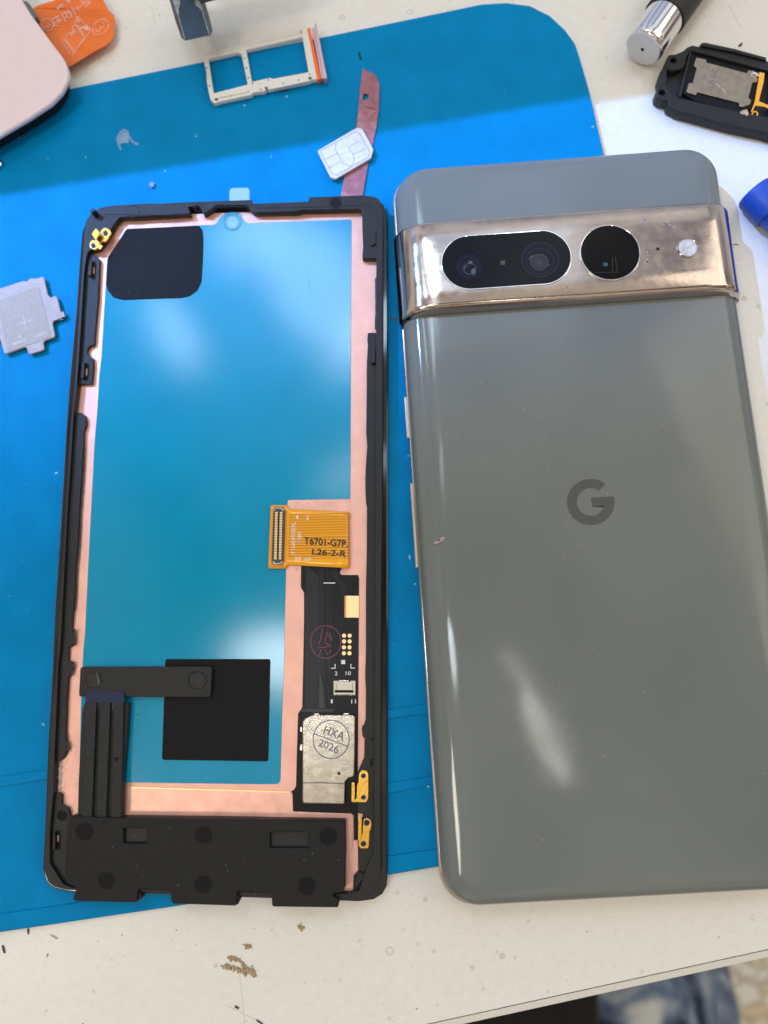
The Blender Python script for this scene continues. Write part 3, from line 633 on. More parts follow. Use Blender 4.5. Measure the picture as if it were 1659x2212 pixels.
def flex_nodes():
    t = M_FLEX.node_tree; bs = principled(M_FLEX)
    co = t.nodes.new('ShaderNodeTexCoord').outputs['Object']
    sp = t.nodes.new('ShaderNodeSeparateXYZ'); t.links.new(co, sp.inputs[0])
    def m_(op, a, b=0.):
        q = t.nodes.new('ShaderNodeMath'); q.operation = op
        for i, v in enumerate((a, b)):
            if isinstance(v, (int, float)): q.inputs[i].default_value = v
            else: t.links.new(v, q.inputs[i])
        return q.outputs[0]
    # zigzag tracks in the far half, straight tracks in the near half (y runs across the cable, object space)
    zig = m_('MULTIPLY', m_('ABSOLUTE', m_('SUBTRACT', m_('FRACT', m_('MULTIPLY', sp.outputs[0], 16.)), .5)), .06)
    yy = m_('ADD', sp.outputs[1], m_('MULTIPLY', zig, m_('GREATER_THAN', sp.outputs[1], .02)))
    ln = m_('ABSOLUTE', m_('SUBTRACT', m_('FRACT', m_('MULTIPLY', yy, 17.)), .5))
    r = t.nodes.new('ShaderNodeValToRGB'); t.links.new(ln, r.inputs[0])
    r.color_ramp.elements[0].position = .12; r.color_ramp.elements[0].color = (.55, .20, .004, 1)
    r.color_ramp.elements[1].position = .34; r.color_ramp.elements[1].color = (.95, .42, .008, 1)
    z = t.nodes.new('ShaderNodeTexNoise'); z.inputs['Scale'].default_value = 4; t.links.new(co, z.inputs[0])
    # plain margins along both sides
    ab = m_('ABSOLUTE', sp.outputs[1]); e_ = m_('LESS_THAN', ab, .50)
    mx = t.nodes.new('ShaderNodeMixRGB'); t.links.new(e_, mx.inputs[0]); mx.inputs[1].default_value = (.97, .42, .006, 1); t.links.new(r.outputs[0], mx.inputs[2])
    lx = m_('GREATER_THAN', sp.outputs[0], -.46)
    mx2 = t.nodes.new('ShaderNodeMixRGB'); t.links.new(lx, mx2.inputs[0]); mx2.inputs[1].default_value = (.95, .39, .005, 1); t.links.new(mx.outputs[0], mx2.inputs[2])
    t.links.new(mx2.outputs[0], bs.inputs['Base Color'])
flex_nodes()
fx = link('flex_cable', fm, M_FLEX, mod, 60)
sm_ = fx.modifiers.new('thickness', 'SOLIDIFY'); sm_.thickness = .012; sm_.offset = -1
def zpr(x): return flexz(min(x, 1385)) + .002
def lay(me):
    """drape lettering on the gently rising flex"""
    return me
cz0 = flexz(300)
con = link('connector', slab(P('E7', [(310, 183), (445, 188), (470, 235), (462, 500), (445, 1040), (420, 1098), (280, 1095), (262, 1060), (272, 700), (290, 240)], cz0 + .085), cz0, cz0 + .085, .008, .02), mat('connector_dark', (.045, .046, .05), .35), mod)
def colpins(xt, xb, y0, y1, k, w_, h_, z1):
    out_ = []
    for i in range(k):
        f = i / (k - 1); y = y0 + (y1 - y0) * f; x = xt + (xb - xt) * f
        out_.append(slab(P('E7', [(x, y), (x + w_, y), (x + w_, y + h_), (x, y + h_)], z1), cz0, z1))
    return out_
links('connector_pin', colpins(452, 428, 258, 1012, 30, 17, 13, cz0 + .06) + colpins(288, 270, 268, 1020, 30, 13, 13, cz0 + .06), M_STEEL, con, None)
links('pin_contact', colpins(318, 300, 268, 1000, 30, 42, 15, cz0 + .088) + colpins(392, 372, 268, 1000, 30, 42, 15, cz0 + .088), M_GOLD2, con, None)
link('connector_core', slab(P('E7', [(362, 265), (388, 265), (372, 1010), (345, 1010)], cz0 + .096), cz0 + .05, cz0 + .096, .004), M_FPC, con)
links('connector_cap', ([slab(P('E7', q, cz0 + .095), cz0 + .02, cz0 + .095, .012) for q in ([(308, 205), (325, 190), (430, 192), (462, 225), (462, 255), (425, 250), (410, 222), (330, 218), (318, 250), (295, 255)],
      [(270, 1040), (300, 1040), (318, 1068), (392, 1072), (412, 1045), (443, 1048), (425, 1090), (400, 1098), (290, 1095)])]), mat('cap_grey', (.35, .36, .37), .3, metal=.6), con)
def drape(me):
    for v in me.vertices:
        # find sheet x of this vertex through the flex rows
        x0r = rows[0][6].x; best = None
        for i in range(len(xs_) - 1):
            xa, xb = rows[i][6].x, rows[i + 1][6].x
            if xa <= v.co.x <= xb:
                f = (v.co.x - xa) / (xb - xa); best = rows[i][6].z * (1 - f) + rows[i + 1][6].z * f; break
        if best is None: best = ztop
        v.co.z = best + .004
    return me
zt = flexz(760) + .003
wp = [text('1', 'E7', (655, 382), (680, 382), (655, 318), zt, bold=.008), text('2', 'E7', (803, 390), (850, 390), (803, 328), zt, bold=.008),
      text('59', 'E7', (625, 1032), (722, 1032), (625, 978), zt - .003, bold=.008), text('60', 'E7', (786, 1040), (884, 1040), (786, 982), zt, bold=.008),
      text('T67011AWV1.3', 'E7', (575, 432), (568, 925), (638, 432), flexz(600) + .003, bold=.008), text('HR', 'E7', (672, 592), (668, 690), (732, 592), zt - .003, bold=.008),
      slab(P('E7', [(700, 700), (733, 735), (733, 742), (672, 765), (668, 755), (688, 700)], zt), zt - .003, zt)]
links('white_marking', [drape(q) for q in wp], M_WHT, fx, None)
zq = flexz(1100) + .012
link('black_marking', drape(merge(text('T6701-G7P.', 'E7', (770, 775), (1470, 838), (768, 655), flexz(1100), bold=.025), text('L26-2-R', 'E7', (890, 935), (1440, 985), (905, 840), flexz(1100), bold=.025))), M_BLKPR, fx, None)

# ---- gold spring contacts
def contact(plate, holes, spring, z, name='gold_contact', extra=None):
    o = link(name, slab(P(plate[0], plate[1], z), z - .05, z, .008, .03), M_GOLD, mod)
    for c, x, y, r in holes:
        disc('contact_rivet', c, x, y, r, z - .03, z + .012, M_BLK, o, .01, n_=20)
        link('rivet_rim', ringm(c, x, y, r * 1.12, .008, z, .006), M_STEEL, o)
    for c, pl, zz in spring:
        link('spring_leaf', slab(P(c, pl, zz), zz - .02, zz, .006, .01), M_GOLD, o)
    return o
contact(('E6', [(620, 1060), (690, 1035), (790, 1070), (850, 1130), (862, 1190), (830, 1260), (790, 1300), (780, 1350), (700, 1430), (640, 1410), (600, 1440), (560, 1510), (500, 1590), (430, 1640), (360, 1648), (290, 1610), (255, 1550), (262, 1460), (310, 1390), (380, 1375), (450, 1390), (500, 1300), (540, 1190)]),
        [('E6', 705, 1190, 66), ('E6', 365, 1535, 68)], [('E6', [(435, 1052), (515, 1130), (540, 1180), (440, 1395), (330, 1240), (325, 1200)], ZF + .16), ('E6', [(540, 1500), (640, 1545), (560, 1650), (480, 1590)], ZF + .06)], ZF + .03)
contact(('A8', [(1170, 1480), (1200, 1450), (1250, 1455), (1278, 1500), (1280, 1700), (1278, 1790), (1250, 1838), (1075, 1838), (1072, 1800), (1130, 1798), (1140, 1620), (1160, 1600), (1160, 1510)]),
        [('A8', 1218, 1520, 28), ('A8', 1218, 1780, 28)], [('A8', [(1075, 1598), (1112, 1600), (1115, 1700), (1110, 1830), (1072, 1830)], ZL + .10)], ZL + .04)
contact(('B3', [(1335, 615), (1365, 602), (1395, 615), (1407, 650), (1402, 700), (1390, 720), (1385, 850), (1375, 872), (1310, 872), (1292, 850), (1292, 760), (1325, 740), (1330, 650)]),
        [('B3', 1365, 645, 26), ('B3', 1335, 830, 24)], [('B3', [(1290, 602), (1322, 605), (1318, 740), (1310, 800), (1286, 800)], ZL + .10)], ZL + .05)
# bottom right corner mouldings
links('corner_moulding', ([slab(P('B3', q, ZL + .06), ZC, ZL + .06, .03, .03) for q in ([(1250, 1150), (1290, 1075), (1350, 1095), (1345, 1130), (1280, 1230), (1248, 1225)], [(1290, 1240), (1395, 1100), (1440, 1120), (1470, 1180), (1440, 1260), (1330, 1290)], [(1415, 350), (1470, 350), (1475, 560), (1420, 560)], [(1420, 600), (1472, 600), (1470, 780), (1425, 780)])]), M_BLK, mod)
# clear pull tab at the top
tb = link('clear_pull_tab', slab(P('A2', [(360, 1340), (360, 1262), (375, 1245), (478, 1242), (492, 1255), (493, 1340)], ZF + .0), ZF - .03, ZF - .02, 0, .02), M_TAB, mod)

M_LINT = mat('pale_lint', (.09, .09, .088), .9)
def lint_on(par, c, x0, y0, x1, y1, z, k, seed):
    rg = random.Random(seed); out_ = []
    for _ in range(k):
        q = pt(c, rg.uniform(x0, x1), rg.uniform(y0, y1), z); r0 = rg.choice((.005, .006, .008, .011)); el = rg.uniform(1, 3); a_ = rg.uniform(0, PI)
        out_.append(slab([(q.x + r0 * el * math.cos(t_) * math.cos(a_) - r0 * math.sin(t_) * math.sin(a_), q.y + r0 * el * math.cos(t_) * math.sin(a_) + r0 * math.sin(t_) * math.cos(a_)) for t_ in [i * PI / 3 for i in range(6)]], z - .002, z + .003))
    link('lint_specks', merge(*out_), M_LINT, par)['kind'] = 'stuff'
lint_on(cov, 'S', 290, 3300, 1360, 3600, ZS, 22, 3)
lint_on(mod, 'S', 540, 2650, 1060, 3030, ZC + .03, 12, 4)
lint_on(mod, 'S', 450, 920, 790, 1180, ZC + .03, 12, 5)
lint_on(fl, 'S', 440, 1250, 1380, 2500, ZC + .0125, 22, 6)
# ------------------------------------------------------------------ RIGHT: sage green phone
ZT = .205 + .89
cor = [(848.6, 374), (1548, 321), (1784, 1916), (949, 1966)]
cw = [unproj(u, v, .75) for u, v in cor]
cen = sum(cw, Vector()) / 4
uu = ((cw[1] - cw[0]) + (cw[2] - cw[3])); vv = ((cw[0] - cw[3]) + (cw[1] - cw[2]))
ang = (math.atan2(uu.y, uu.x) + math.atan2(vv.y, vv.x) - PI / 2) / 2
PW = ((cw[1] - cw[0]).length + (cw[2] - cw[3]).length) / 4; PH = ((cw[0] - cw[3]).length + (cw[1] - cw[2]).length) / 4
print('phone size', PW * 2, PH * 2, math.degrees(ang))
U = Vector((math.cos(ang), math.sin(ang), 0)); V = Vector((-math.sin(ang), math.cos(ang), 0))
phone = thing('smartphone', (cen.x, cen.y, .205), 'grey-green glass-backed phone with polished metal camera bar, lying back up', 'phone')
def loc(x, y, z): return Vector((cen.x, cen.y, 0)) + U * x + V * y + Vector((0, 0, z))
def rring(ix, iy, z, rc, seg=14):
    """rounded rectangle ring, inset ix / iy"""
    hx, hy = PW - ix, PH - iy; pts = []
    for (sx, sy, a0_) in ((1, 1, 0), (-1, 1, PI / 2), (-1, -1, PI), (1, -1, 3 * PI / 2)):
        for k in range(seg + 1):
            a = a0_ + PI / 2 * k / seg
            pts.append(loc(sx * (hx - rc) + rc * math.cos(a), sy * (hy - rc) + rc * math.sin(a), z))
    return pts
prof_rail = [(.30, .25, .205, .50), (.12, .10, .28, .62), (.03, .03, .40, .70), (.0, .0, .50, .72), (.0, .0, .60, .72), (.012, .012, .64, .72)]
link('metal_rail', grid_mesh([rring(*p) for p in prof_rail], True, True), M_RAIL, phone, 60)
prof_back = [(.06, .05, .60, .70), (.035, .035, .645, .71), (.045, .04, .70, .70), (.07, .05, .78, .68), (.11, .07, .86, .66), (.17, .09, .93, .63), (.25, .12, .99, .60), (.34, .16, 1.035, .56), (.45, .22, 1.068, .52), (.58, .30, 1.087, .46), (.72, .40, ZT, .40)]
back = link('glass_back', grid_mesh([rring(*p) for p in prof_back], True, True), M_GRN, phone, 60)
# camera bar
def to_loc(p):
    d = p - Vector((cen.x, cen.y, 0)); return d.dot(U), d.dot(V)
ZV = ZT + .27
vt = [to_loc(pt('A6', 700, 298, ZV))[1], to_loc(pt('A6', 700, 706, ZT + .03))[1]]
V1, V2 = vt[0] , vt[1]
print('bar', V1, V2, PH)
def bar_section(y, lift, shrink, n_=14):
    pts = []
    base = [(-.045, .50), (-.05, .62), (-.045, .72), (-.01, .85), (.06, .99), (.15, 1.12), (.26, 1.22), (.38, 1.29), (.52, 1.335), (.70, 1.36), (.95, ZV)]
    for sx in (-1, 1):
        bb = base if sx < 0 else base[::-1]
        for ix, z in bb:
            zz = z if z < .8 else .8 + (z - .8) * ((ZT + .27 * lift - .8) / (ZV - .8))
            xx = ix + shrink * (1 if z < 1.0 else .4)
            pts.append(loc(sx * (PW - xx), y, zz))
    return pts
st = [(V1 + .015, .0, .06), (V1 + .01, .45, .03), (V1 - .0, .80, .01), (V1 - .03, .95, 0), (V1 - .08, 1, 0), (V1 - .5, 1, 0), ((V1 + V2) / 2, 1, 0), (V2 + .5, 1, 0), (V2 + .14, 1, 0), (V2 + .07, .95, 0), (V2 + .02, .78, .01), (V2 - .0, .45, .02), (V2 - .03, -.02, .03)]
bar = link('camera_bar', grid_mesh([bar_section(*s) for s in st]), M_BAR, phone, 50)
# pill window and round window
def ell(c, x, y, rx, ry=None, rot=0, n_=48):
    ry = ry or rx
    return [(x + rx * math.cos(a) * math.cos(rot) - ry * math.sin(a) * math.sin(rot), y + rx * math.cos(a) * math.sin(rot) + ry * math.sin(a) * math.cos(rot)) for a in [2 * PI * i / n_ for i in range(n_)]]
def pill(grow, z):
    c0 = to_loc(pt('E2', 326, 363, z)); c1 = to_loc(pt('E2', 843, 322, z)); r = .625 + grow
    ym = (c0[1] + c1[1]) / 2
    pts = [loc(c0[0] + r * math.cos(a), ym + r * math.sin(a), z) for a in [PI / 2 + PI * i / 24 for i in range(25)]]
    pts += [loc(c1[0] + r * math.cos(a), ym + r * math.sin(a), z) for a in [-PI / 2 + PI * i / 24 for i in range(25)]]
    return pts
def circ(c, x, y, r, z, n_=48):
    q = pt(c, x, y, z); return [(q.x + r * math.cos(2 * PI * i / n_), q.y + r * math.sin(2 * PI * i / n_)) for i in range(n_)]
zl = ZV + .012
link('lens_rim', slab(pill(.03, ZV), ZV - .02, zl + .006, .008, holes=[pill(.0, ZV)]), M_CHR, bar)
pw = link('lens_window', slab(pill(.004, ZV), ZV - .02, zl, 0), M_LENS, phone)
link('lens_rim', slab(circ('E2', 1334, 290, .668, ZV), ZV - .02, zl + .006, .008, holes=[circ('E2', 1334, 290, .638, ZV)]), M_CHR, bar)
cwn = link('lens_window', slab(circ('E2', 1334, 290, .642, ZV), ZV - .02, zl, 0), M_LENS, phone)
def rstrip(c, x, y, r, wd, z, th=.002): return strip([circ(c, x, y, r, z)], wd, z, th, closed=True)
link('lens', merge(rstrip('E2', 832, 340, .405, .028, zl), rstrip('E2', 825, 358, .135, .02, zl + .003), rstrip('E2', 825, 358, .085, .01, zl + .003)), M_LENS2, pw)
link('lens', slab(circ('E2', 318, 388, .34, zl), zl, zl + .002), M_LENS3, pw)
link('lens_element', slab(circ('E2', 832, 340, .39, zl), zl, zl + .0015), M_LENS3, pw)
link('lens_element', slab(circ('E2', 825, 358, .20, zl), zl, zl + .003), mat('lens_well', (.010, .010, .016), .08, spec=.6), pw)
links('lens_element', [rstrip('E2', 318, 388, .335, .012, zl), rstrip('E2', 318, 392, .24, .008, zl + .002), rstrip('E2', 320, 398, .17, .010, zl + .002), rstrip('E2', 828, 350, .30, .008, zl + .0015), rstrip('E2', 825, 358, .17, .012, zl + .003)], mat('lens_ring_faint', (.012, .014, .026), .15, spec=.6), pw)
disc('lens_element', 'E2', 825, 358, 13, zl, zl + .005, mat('lens_core', (.03, .032, .05), .1), pw, 0)
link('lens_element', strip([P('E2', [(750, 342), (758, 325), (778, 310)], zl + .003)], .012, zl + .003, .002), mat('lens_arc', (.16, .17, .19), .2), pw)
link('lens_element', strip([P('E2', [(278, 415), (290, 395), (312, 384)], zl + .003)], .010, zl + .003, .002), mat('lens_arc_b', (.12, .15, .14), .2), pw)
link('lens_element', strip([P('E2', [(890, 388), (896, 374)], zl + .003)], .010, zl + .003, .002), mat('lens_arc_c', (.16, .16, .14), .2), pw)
link('lens', merge(rstrip('E2', 322, 405, .13, .01, zl + .002), slab(P('E2', [(316, 348), (342, 350), (340, 373), (314, 372)], zl + .005), zl, zl + .005), slab(P('E2', [(340, 405), (362, 402), (364, 440), (345, 450), (330, 430)], zl + .005), zl, zl + .005)), mat('lens_glint', (.05, .085, .075), .3), pw)  # tinted patches painted as glints inside the lens
link('lens', slab(P('E2', [(545, 347), (577, 347), (577, 377), (545, 377)], zl + .003), zl, zl + .003), mat('sensor_window', (.06, .055, .045), .3), pw)
link('lens', slab(P('E2', [(1286, 360), (1320, 364), (1316, 388), (1282, 384)], zl + .003), zl, zl + .003), mat('prism_glint', (.02, .09, .11), .2), cwn)  # painted glint in the round window
link('lens', strip([P('E2', [(1352, 325), (1352, 430)], zl), P('E2', [(1372, 318), (1388, 432)], zl), P('E2', [(1230, 432), (1392, 430)], zl)], .012, zl, .002), mat('prism_edge', (.028, .026, .022), .3), cwn)
link('flash', slab(circ('E3', 625, 585, .205, ZV), ZV - .02, ZV + .010, .01), M_FLASH, bar)
link('flash_rim', slab(circ('E3', 625, 585, .236, ZV), ZV - .02, ZV + .022, .006, holes=[circ('E3', 625, 585, .205, ZV)]), M_BAR, bar)
link('microphone_hole', slab(circ('E3', 130, 603, .035, ZV, 20), ZV - .01, ZV + .003), M_DARK, bar)
# grime marks on the bar
M_GRIME = mat('grime', (.44, .38, .34), .6, metal=.4, bump=1, bscale=30)
gr = []
for c, x, y, sx, sy, k in (('A6', 1110, 325, 24, 18, 26), ('A6', 1210, 345, 42, 18, 30), ('A6', 780, 345, 60, 6, 16), ('A6', 1130, 500, 10, 34, 14), ('A6', 780, 625, 60, 8, 16), ('A6', 300, 410, 30, 10, 8)):
    for _ in range(k):
        q = pt(c, random.gauss(x, sx * .5), random.gauss(y, sy * .5), ZV)
        r0 = random.uniform(.006, .022)
        gr.append(slab([(q.x + r0 * random.uniform(.6, 1.4) * math.cos(t_), q.y + r0 * random.uniform(.6, 1.4) * math.sin(t_)) for t_ in [i * PI / 4 for i in range(8)]], ZV - .001, ZV + .0012))
link('grime_spots', merge(*gr), M_GRIME, bar)['kind'] = 'stuff'
# G emblem
gx = arc(846, 820, 494, 480, 56, math.radians(14), math.radians(-308.2))
gi = arc(846, 818, 288, 288, 44, math.radians(-308.2 + 1), math.radians(-16))
G = [(1322, 700)] + gx + [(1025, 583)] + gi + [(1130, 905), (872, 915), (848, 727)]
link('logo', slab(P('E1', G, ZT + .003), ZT - .002, ZT + .003), M_LOGO, back)
link('back_chip', slab(P('B6', [(708, 1790), (745, 1760), (778, 1745), (795, 1752), (780, 1775), (735, 1798), (712, 1800)], ZT + .004), ZT, ZT + .004), M_PLATE2, back)
link('back_chip', slab(P('B6', [(735, 1772), (752, 1762), (758, 1770), (742, 1780)], ZT + .006), ZT, ZT + .006), M_DARK, back)
sp_ = []
for _ in range(46):
    x, y = random.uniform(-PW + 1.0, PW - 1.0), random.uniform(-PH + .6, V2 - .5)
    q = loc(x, y, 0); r0 = random.uniform(.006, .014)
    sp_.append(slab([(q.x + r0 * random.uniform(.5, 1.5) * math.cos(t_), q.y + r0 * random.uniform(.5, 1.5) * math.sin(t_)) for t_ in [i * PI / 3 for i in range(6)]], ZT - .001, ZT + .002))
link('dust_specks', merge(*sp_), mat('dust', (.40, .40, .38), .8), back)['kind'] = 'stuff'
# side buttons
for ya, yb, nm in ((700, 1008, 'side_button'), (1340, 1972, 'side_button')):
    zb = .72
    f0 = to_loc(pt('B6', 492, ya, zb))[1] if nm else 0
    yA = to_loc(pt('B6', 500 if ya < 1000 else 535, ya, zb))[1]; yB = to_loc(pt('B6', 510 if ya < 1000 else 572, yb, zb))[1]
    link(nm, slab([loc(-PW - .05, yA, 0), loc(-PW + .06, yA, 0), loc(-PW + .06, yB, 0), loc(-PW - .05, yB, 0)], .40, .60, .02, .02), M_BTN, phone)

# ------------------------------------------------------------------ SIM tray
tz = .33
tray = thing('sim_tray', pt('A2', 560, 430, .2), 'white two-slot SIM tray with orange seal and pink metal end cap', 'sim tray')
to = P('A2', [(190, 362), (205, 350), (300, 335), (500, 285), (520, 272), (545, 275), (830, 205), (880, 195), (965, 520), (905, 530), (885, 540), (700, 575), (625, 592), (610, 588), (592, 605), (520, 612), (505, 628), (300, 672), (262, 685), (235, 660), (225, 620), (210, 540), (208, 480), (190, 400)], tz)
h1 = P('A2', [(220, 388), (415, 345), (440, 355), (482, 560), (256, 618)], tz)
h2 = P('A2', [(472, 330), (845, 245), (886, 478), (650, 522), (632, 515), (510, 542)], tz)
link('tray_frame', slab(to, .20, tz, .012, .015, holes=[h1, h2], hr=.02), M_WPL, tray)
links('tray_lip', (slab(P('A2', [(250, 640), (480, 598), (485, 608), (255, 655)], tz + .03), tz - .02, tz + .03, .008), slab(P('A2', [(640, 575), (880, 525), (882, 538), (645, 590)], tz + .03), tz - .02, tz + .03, .008), slab(P('A2', [(200, 352), (830, 210), (832, 220), (205, 366)], tz + .02), tz - .02, tz + .02, .008)), M_WPL, tray)
link('tray_holes', merge(*[slab(P('A2', [(x - 4, y - 5), (x + 4, y - 6), (x + 5, y + 5), (x - 3, y + 6)], tz + .003), tz - .01, tz + .003) for x, y in ((210, 450), (230, 570), (463, 387), (475, 451), (486, 515), (515, 553), (620, 530), (718, 552), (820, 530), (892, 492), (838, 218), (833, 207), (370, 635), (486, 608), (568, 594))]
     + [slab(P('A2', [(882, 512), (905, 508), (910, 525), (888, 530)], tz + .003), tz - .01, tz + .003), slab(P('A2', [(594, 578), (612, 574), (618, 590), (600, 596)], tz + .003), tz - .01, tz + .003), slab(P('A2', [(265, 652), (282, 650), (283, 660), (267, 662)], tz + .034), tz, tz + .034)]), M_TRAYDARK, tray)
link('tray_circles', merge(ringm('A2', 440, 320, 13, .006, tz), ringm('A2', 908, 443, 11, .006, tz), ringm('A2', 563, 565, 12, .006, tz)), mat('tray_ring', (.66, .65, .61), .4), tray)
link('orange_seal', slab(P('A2', [(878, 186), (895, 180), (970, 522), (945, 530)], tz + .03), .20, tz + .03, .015, .02), M_ORING, tray)
links('end_cap', (slab(P('A2', [(905, 183), (922, 178), (990, 515), (972, 522)], tz + .0), .20, tz, .01), slab(P('A2', [(925, 155), (938, 152), (1010, 518), (985, 522), (930, 240)], tz + .08), .20, tz + .08, .02, .02)), M_PINKM, tray)

# ------------------------------------------------------------------ mauve tape + SIM card
tp = slab(P('A2', [(1245, 455), (1290, 478), (1330, 500), (1357, 560), (1352, 740), (1335, 850), (1312, 960), (1278, 1110), (1238, 1345), (1092, 1345), (1130, 1150), (1170, 1000), (1200, 870), (1222, 700), (1228, 600)], ZM + .03), ZM + .02, ZM + .03, 0, .01,
          holes=[P('A2', [(1250, 640), (1262, 628), (1284, 628), (1286, 655), (1262, 682), (1244, 668)], ZM + .03)])
bm = bmesh.new(); bm.from_mesh(tp); bmesh.ops.triangulate(bm, faces=bm.faces); bmesh.ops.subdivide_edges(bm, edges=bm.edges, cuts=5, use_grid_fill=False)
yc = pt('A2', 0, 700, .2).y
for v in bm.verts:
    k = math.exp(-((v.co.y - yc) / .55) ** 2)
    v.co.z += .05 * k * (math.sin(v.co.x * 31 + v.co.y * 9) * .5 + .6) + .012 * math.sin(v.co.y * 3) + .012
bm.to_mesh(tp); bm.free()
tag(link('tape_strip', tp, M_MAUVE, None, 180), 'translucent mauve plastic strip, torn and wrinkled at top, running under the SIM card', 'tape strip')
sz = .31
sim = thing('sim_card', pt('A2', 1130, 1015, .25), 'small white SIM card with silver contacts resting on the mauve strip', 'sim card')
link('card_body', slab(P('A2', [(945, 1000), (1210, 845), (1243, 855), (1316, 990), (1300, 1048), (1065, 1187), (1032, 1176)], sz), sz - .075, sz, .008, .04), M_SIMW, sim)
ct = link('contact_plate', slab(P('A2', [(962, 1003), (1200, 872), (1225, 882), (1294, 1012), (1284, 1042), (1072, 1162), (1044, 1152)], sz + .004), sz - .01, sz + .004, 0, .04), M_SIMC, sim)
link('contact_grooves', strip([P('A2', q, sz + .004) for q in ([(1068, 950), (1065, 985), (1075, 1015), (1095, 1045), (1102, 1072), (1130, 1095), (1165, 1103), (1185, 1080), (1190, 1050), (1182, 1020), (1160, 1000), (1153, 975), (1225, 935)],
       [(990, 1060), (1045, 1035), (1075, 1018)], [(1020, 1115), (1060, 1095), (1095, 1075)], [(1182, 1025), (1225, 1005), (1268, 990)], [(1068, 950), (1072, 945)], [(962, 1003), (1044, 1152), (1072, 1162), (1284, 1042), (1294, 1012), (1225, 882), (1200, 872), (962, 1003)])], .011, sz + .004, .0015), M_LINE, ct)

# ------------------------------------------------------------------ stamped metal plate (left)
pz = .30
pl_ = thing('metal_shield_plate', pt('B4', 450, 1100, .2), 'dull silver stamped shield plate with notched edges and etched cross, on blue mat', 'metal plate')
link('plate_body', slab(P('B4', [(-300, 770), (0, 635), (390, 510), (440, 520), (500, 470), (600, 470), (690, 445), (728, 450), (790, 730), (835, 785), (930, 758), (960, 830), (1005, 1020), (1055, 1018), (1082, 1098), (960, 1150), (890, 1175), (870, 1215), (912, 1420), (890, 1450), (745, 1500), (718, 1535), (735, 1640), (700, 1665), (500, 1728), (470, 1710), (440, 1620), (400, 1612), (140, 1710), (80, 1718), (60, 1690), (0, 1480), (-300, 1500)], pz), .235, pz, .012, .012), M_PLATE, pl_)
link('raised_panel', slab(P('B4', [(-200, 905), (0, 822), (600, 612), (645, 618), (850, 1440), (130, 1700), (0, 1090), (-200, 1150)], pz + .008), pz - .01, pz + .008, .004, .01), M_PLATE2, pl_)
link('etched_marks', merge(strip([P('B4', q, pz + .008) for q in ([(385, 1085), (405, 1200), (438, 1315)], [(275, 1242), (405, 1198), (540, 1155)])], .010, pz + .008, .001),
     text('ST4X0.C01R1S', 'B4', (770, 1340), (560, 1425), (778, 1375), pz + .008, .001), text('C7623K', 'B4', (430, 1465), (200, 1545), (440, 1510), pz + .008, .001), text('A2', 'B4', (350, 1410), (290, 1430), (358, 1445), pz + .008, .001)), M_ENG, pl_, None)
link('plate_spring', slab(P('B4', [(975, 1150), (1040, 1120), (1050, 1145), (1000, 1165)], .26), .20, .26, .01), M_STEEL, pl_)
# screw head at the left frame edge
cc = pt('S', -22, 650, .3)
bt = link('thumb_screw', lathe([(0, .13), (.04, .155), (.10, .155), (.13, .12)], (cc.x, cc.y, .17), (0, 0, 1), 28), M_CHR, None)
tag(bt, 'small knurled silver screw head cut off by the left edge of view', 'screw')

# ------------------------------------------------------------------ pale pink phone (top left)
zz = .80
pk = thing('pink_phone', pt('S', 60, 200, .2), 'pale pink phone with rounded corner lying over the mat edge, top left', 'phone')
po = P('A1', [(-900, 1330), (-300, 1050), (0, 875), (180, 770), (330, 672), (400, 600), (438, 530), (447, 480), (440, 440), (415, 380), (330, 268), (200, 90), (145, 0), (-150, -420), (-900, -420)], zz)
cx0, cy0 = sum(p.x for p in po) / len(po), sum(p.y for p in po) / len(po)
pi_ = [Vector((cx0 + (p.x - cx0) * .988, cy0 + (p.y - cy0) * .988, 0)) for p in po]
link('panel_rim', slab(po, zz - .13, zz - .02, .03, .05), M_PINKE, pk)
link('back_panel', slab(pi_, zz - .06, zz, .02, .05), M_PINK, pk)
pb_ = [Vector((cx0 + (p.x - cx0) * .86, cy0 + (p.y - cy0) * .86, 0)) for p in po]
link('phone_body', slab(pb_, .19, zz - .12, .10, .3), M_BLK, pk)
# grey strip behind it
gs = link('grey_strip', slab(P('C1', [(225, -20), (365, 20), (420, 90), (460, 150), (492, 215), (440, 262), (380, 190)], .75), .55, .75, .02, .02), mat('grey_strip', (.13, .13, .14), .6, var=.2), None)
tag(gs, 'dark grey plastic strip poking out behind the pale pink phone', 'strip')

# ------------------------------------------------------------------ orange film with printed instructions
M_ORF = mat('orange_film', (.90, .19, .02), .22, spec=.5, var=.10, vscale=1.2, trans=.0, alpha=.96)
fz = .25
ob = P('C1', [(380, 100), (450, 125), (520, 85), (700, 30), (800, -30), (1000, -120), (1330, -80), (1390, 40), (1440, 130), (1500, 180), (1518, 250), (1508, 330), (1505, 440), (1480, 520), (1410, 600), (1250, 700), (1080, 810), (960, 880), (900, 895), (800, 760), (600, 500), (400, 230)], fz)
of = slab(ob, fz - .01, fz, 0, .02)
bm = bmesh.new(); bm.from_mesh(of); bmesh.ops.triangulate(bm, faces=bm.faces); bmesh.ops.subdivide_edges(bm, edges=bm.edges, cuts=4)
cxo = pt('C1', 1000, 500, fz)
def wave(x, y): return .04 * math.sin(x * 2.1 + y * 1.3) + .02 * math.sin(y * 4.2 - x)
for v in bm.verts: v.co.z += wave(v.co.x, v.co.y) * .8
bm.to_mesh(of); bm.free()
orf = link('orange_film_label', of, M_ORF, None, 180)
tag(orf, 'translucent orange plastic film printed with a white fold-out diagram and circled 3s', 'film label')
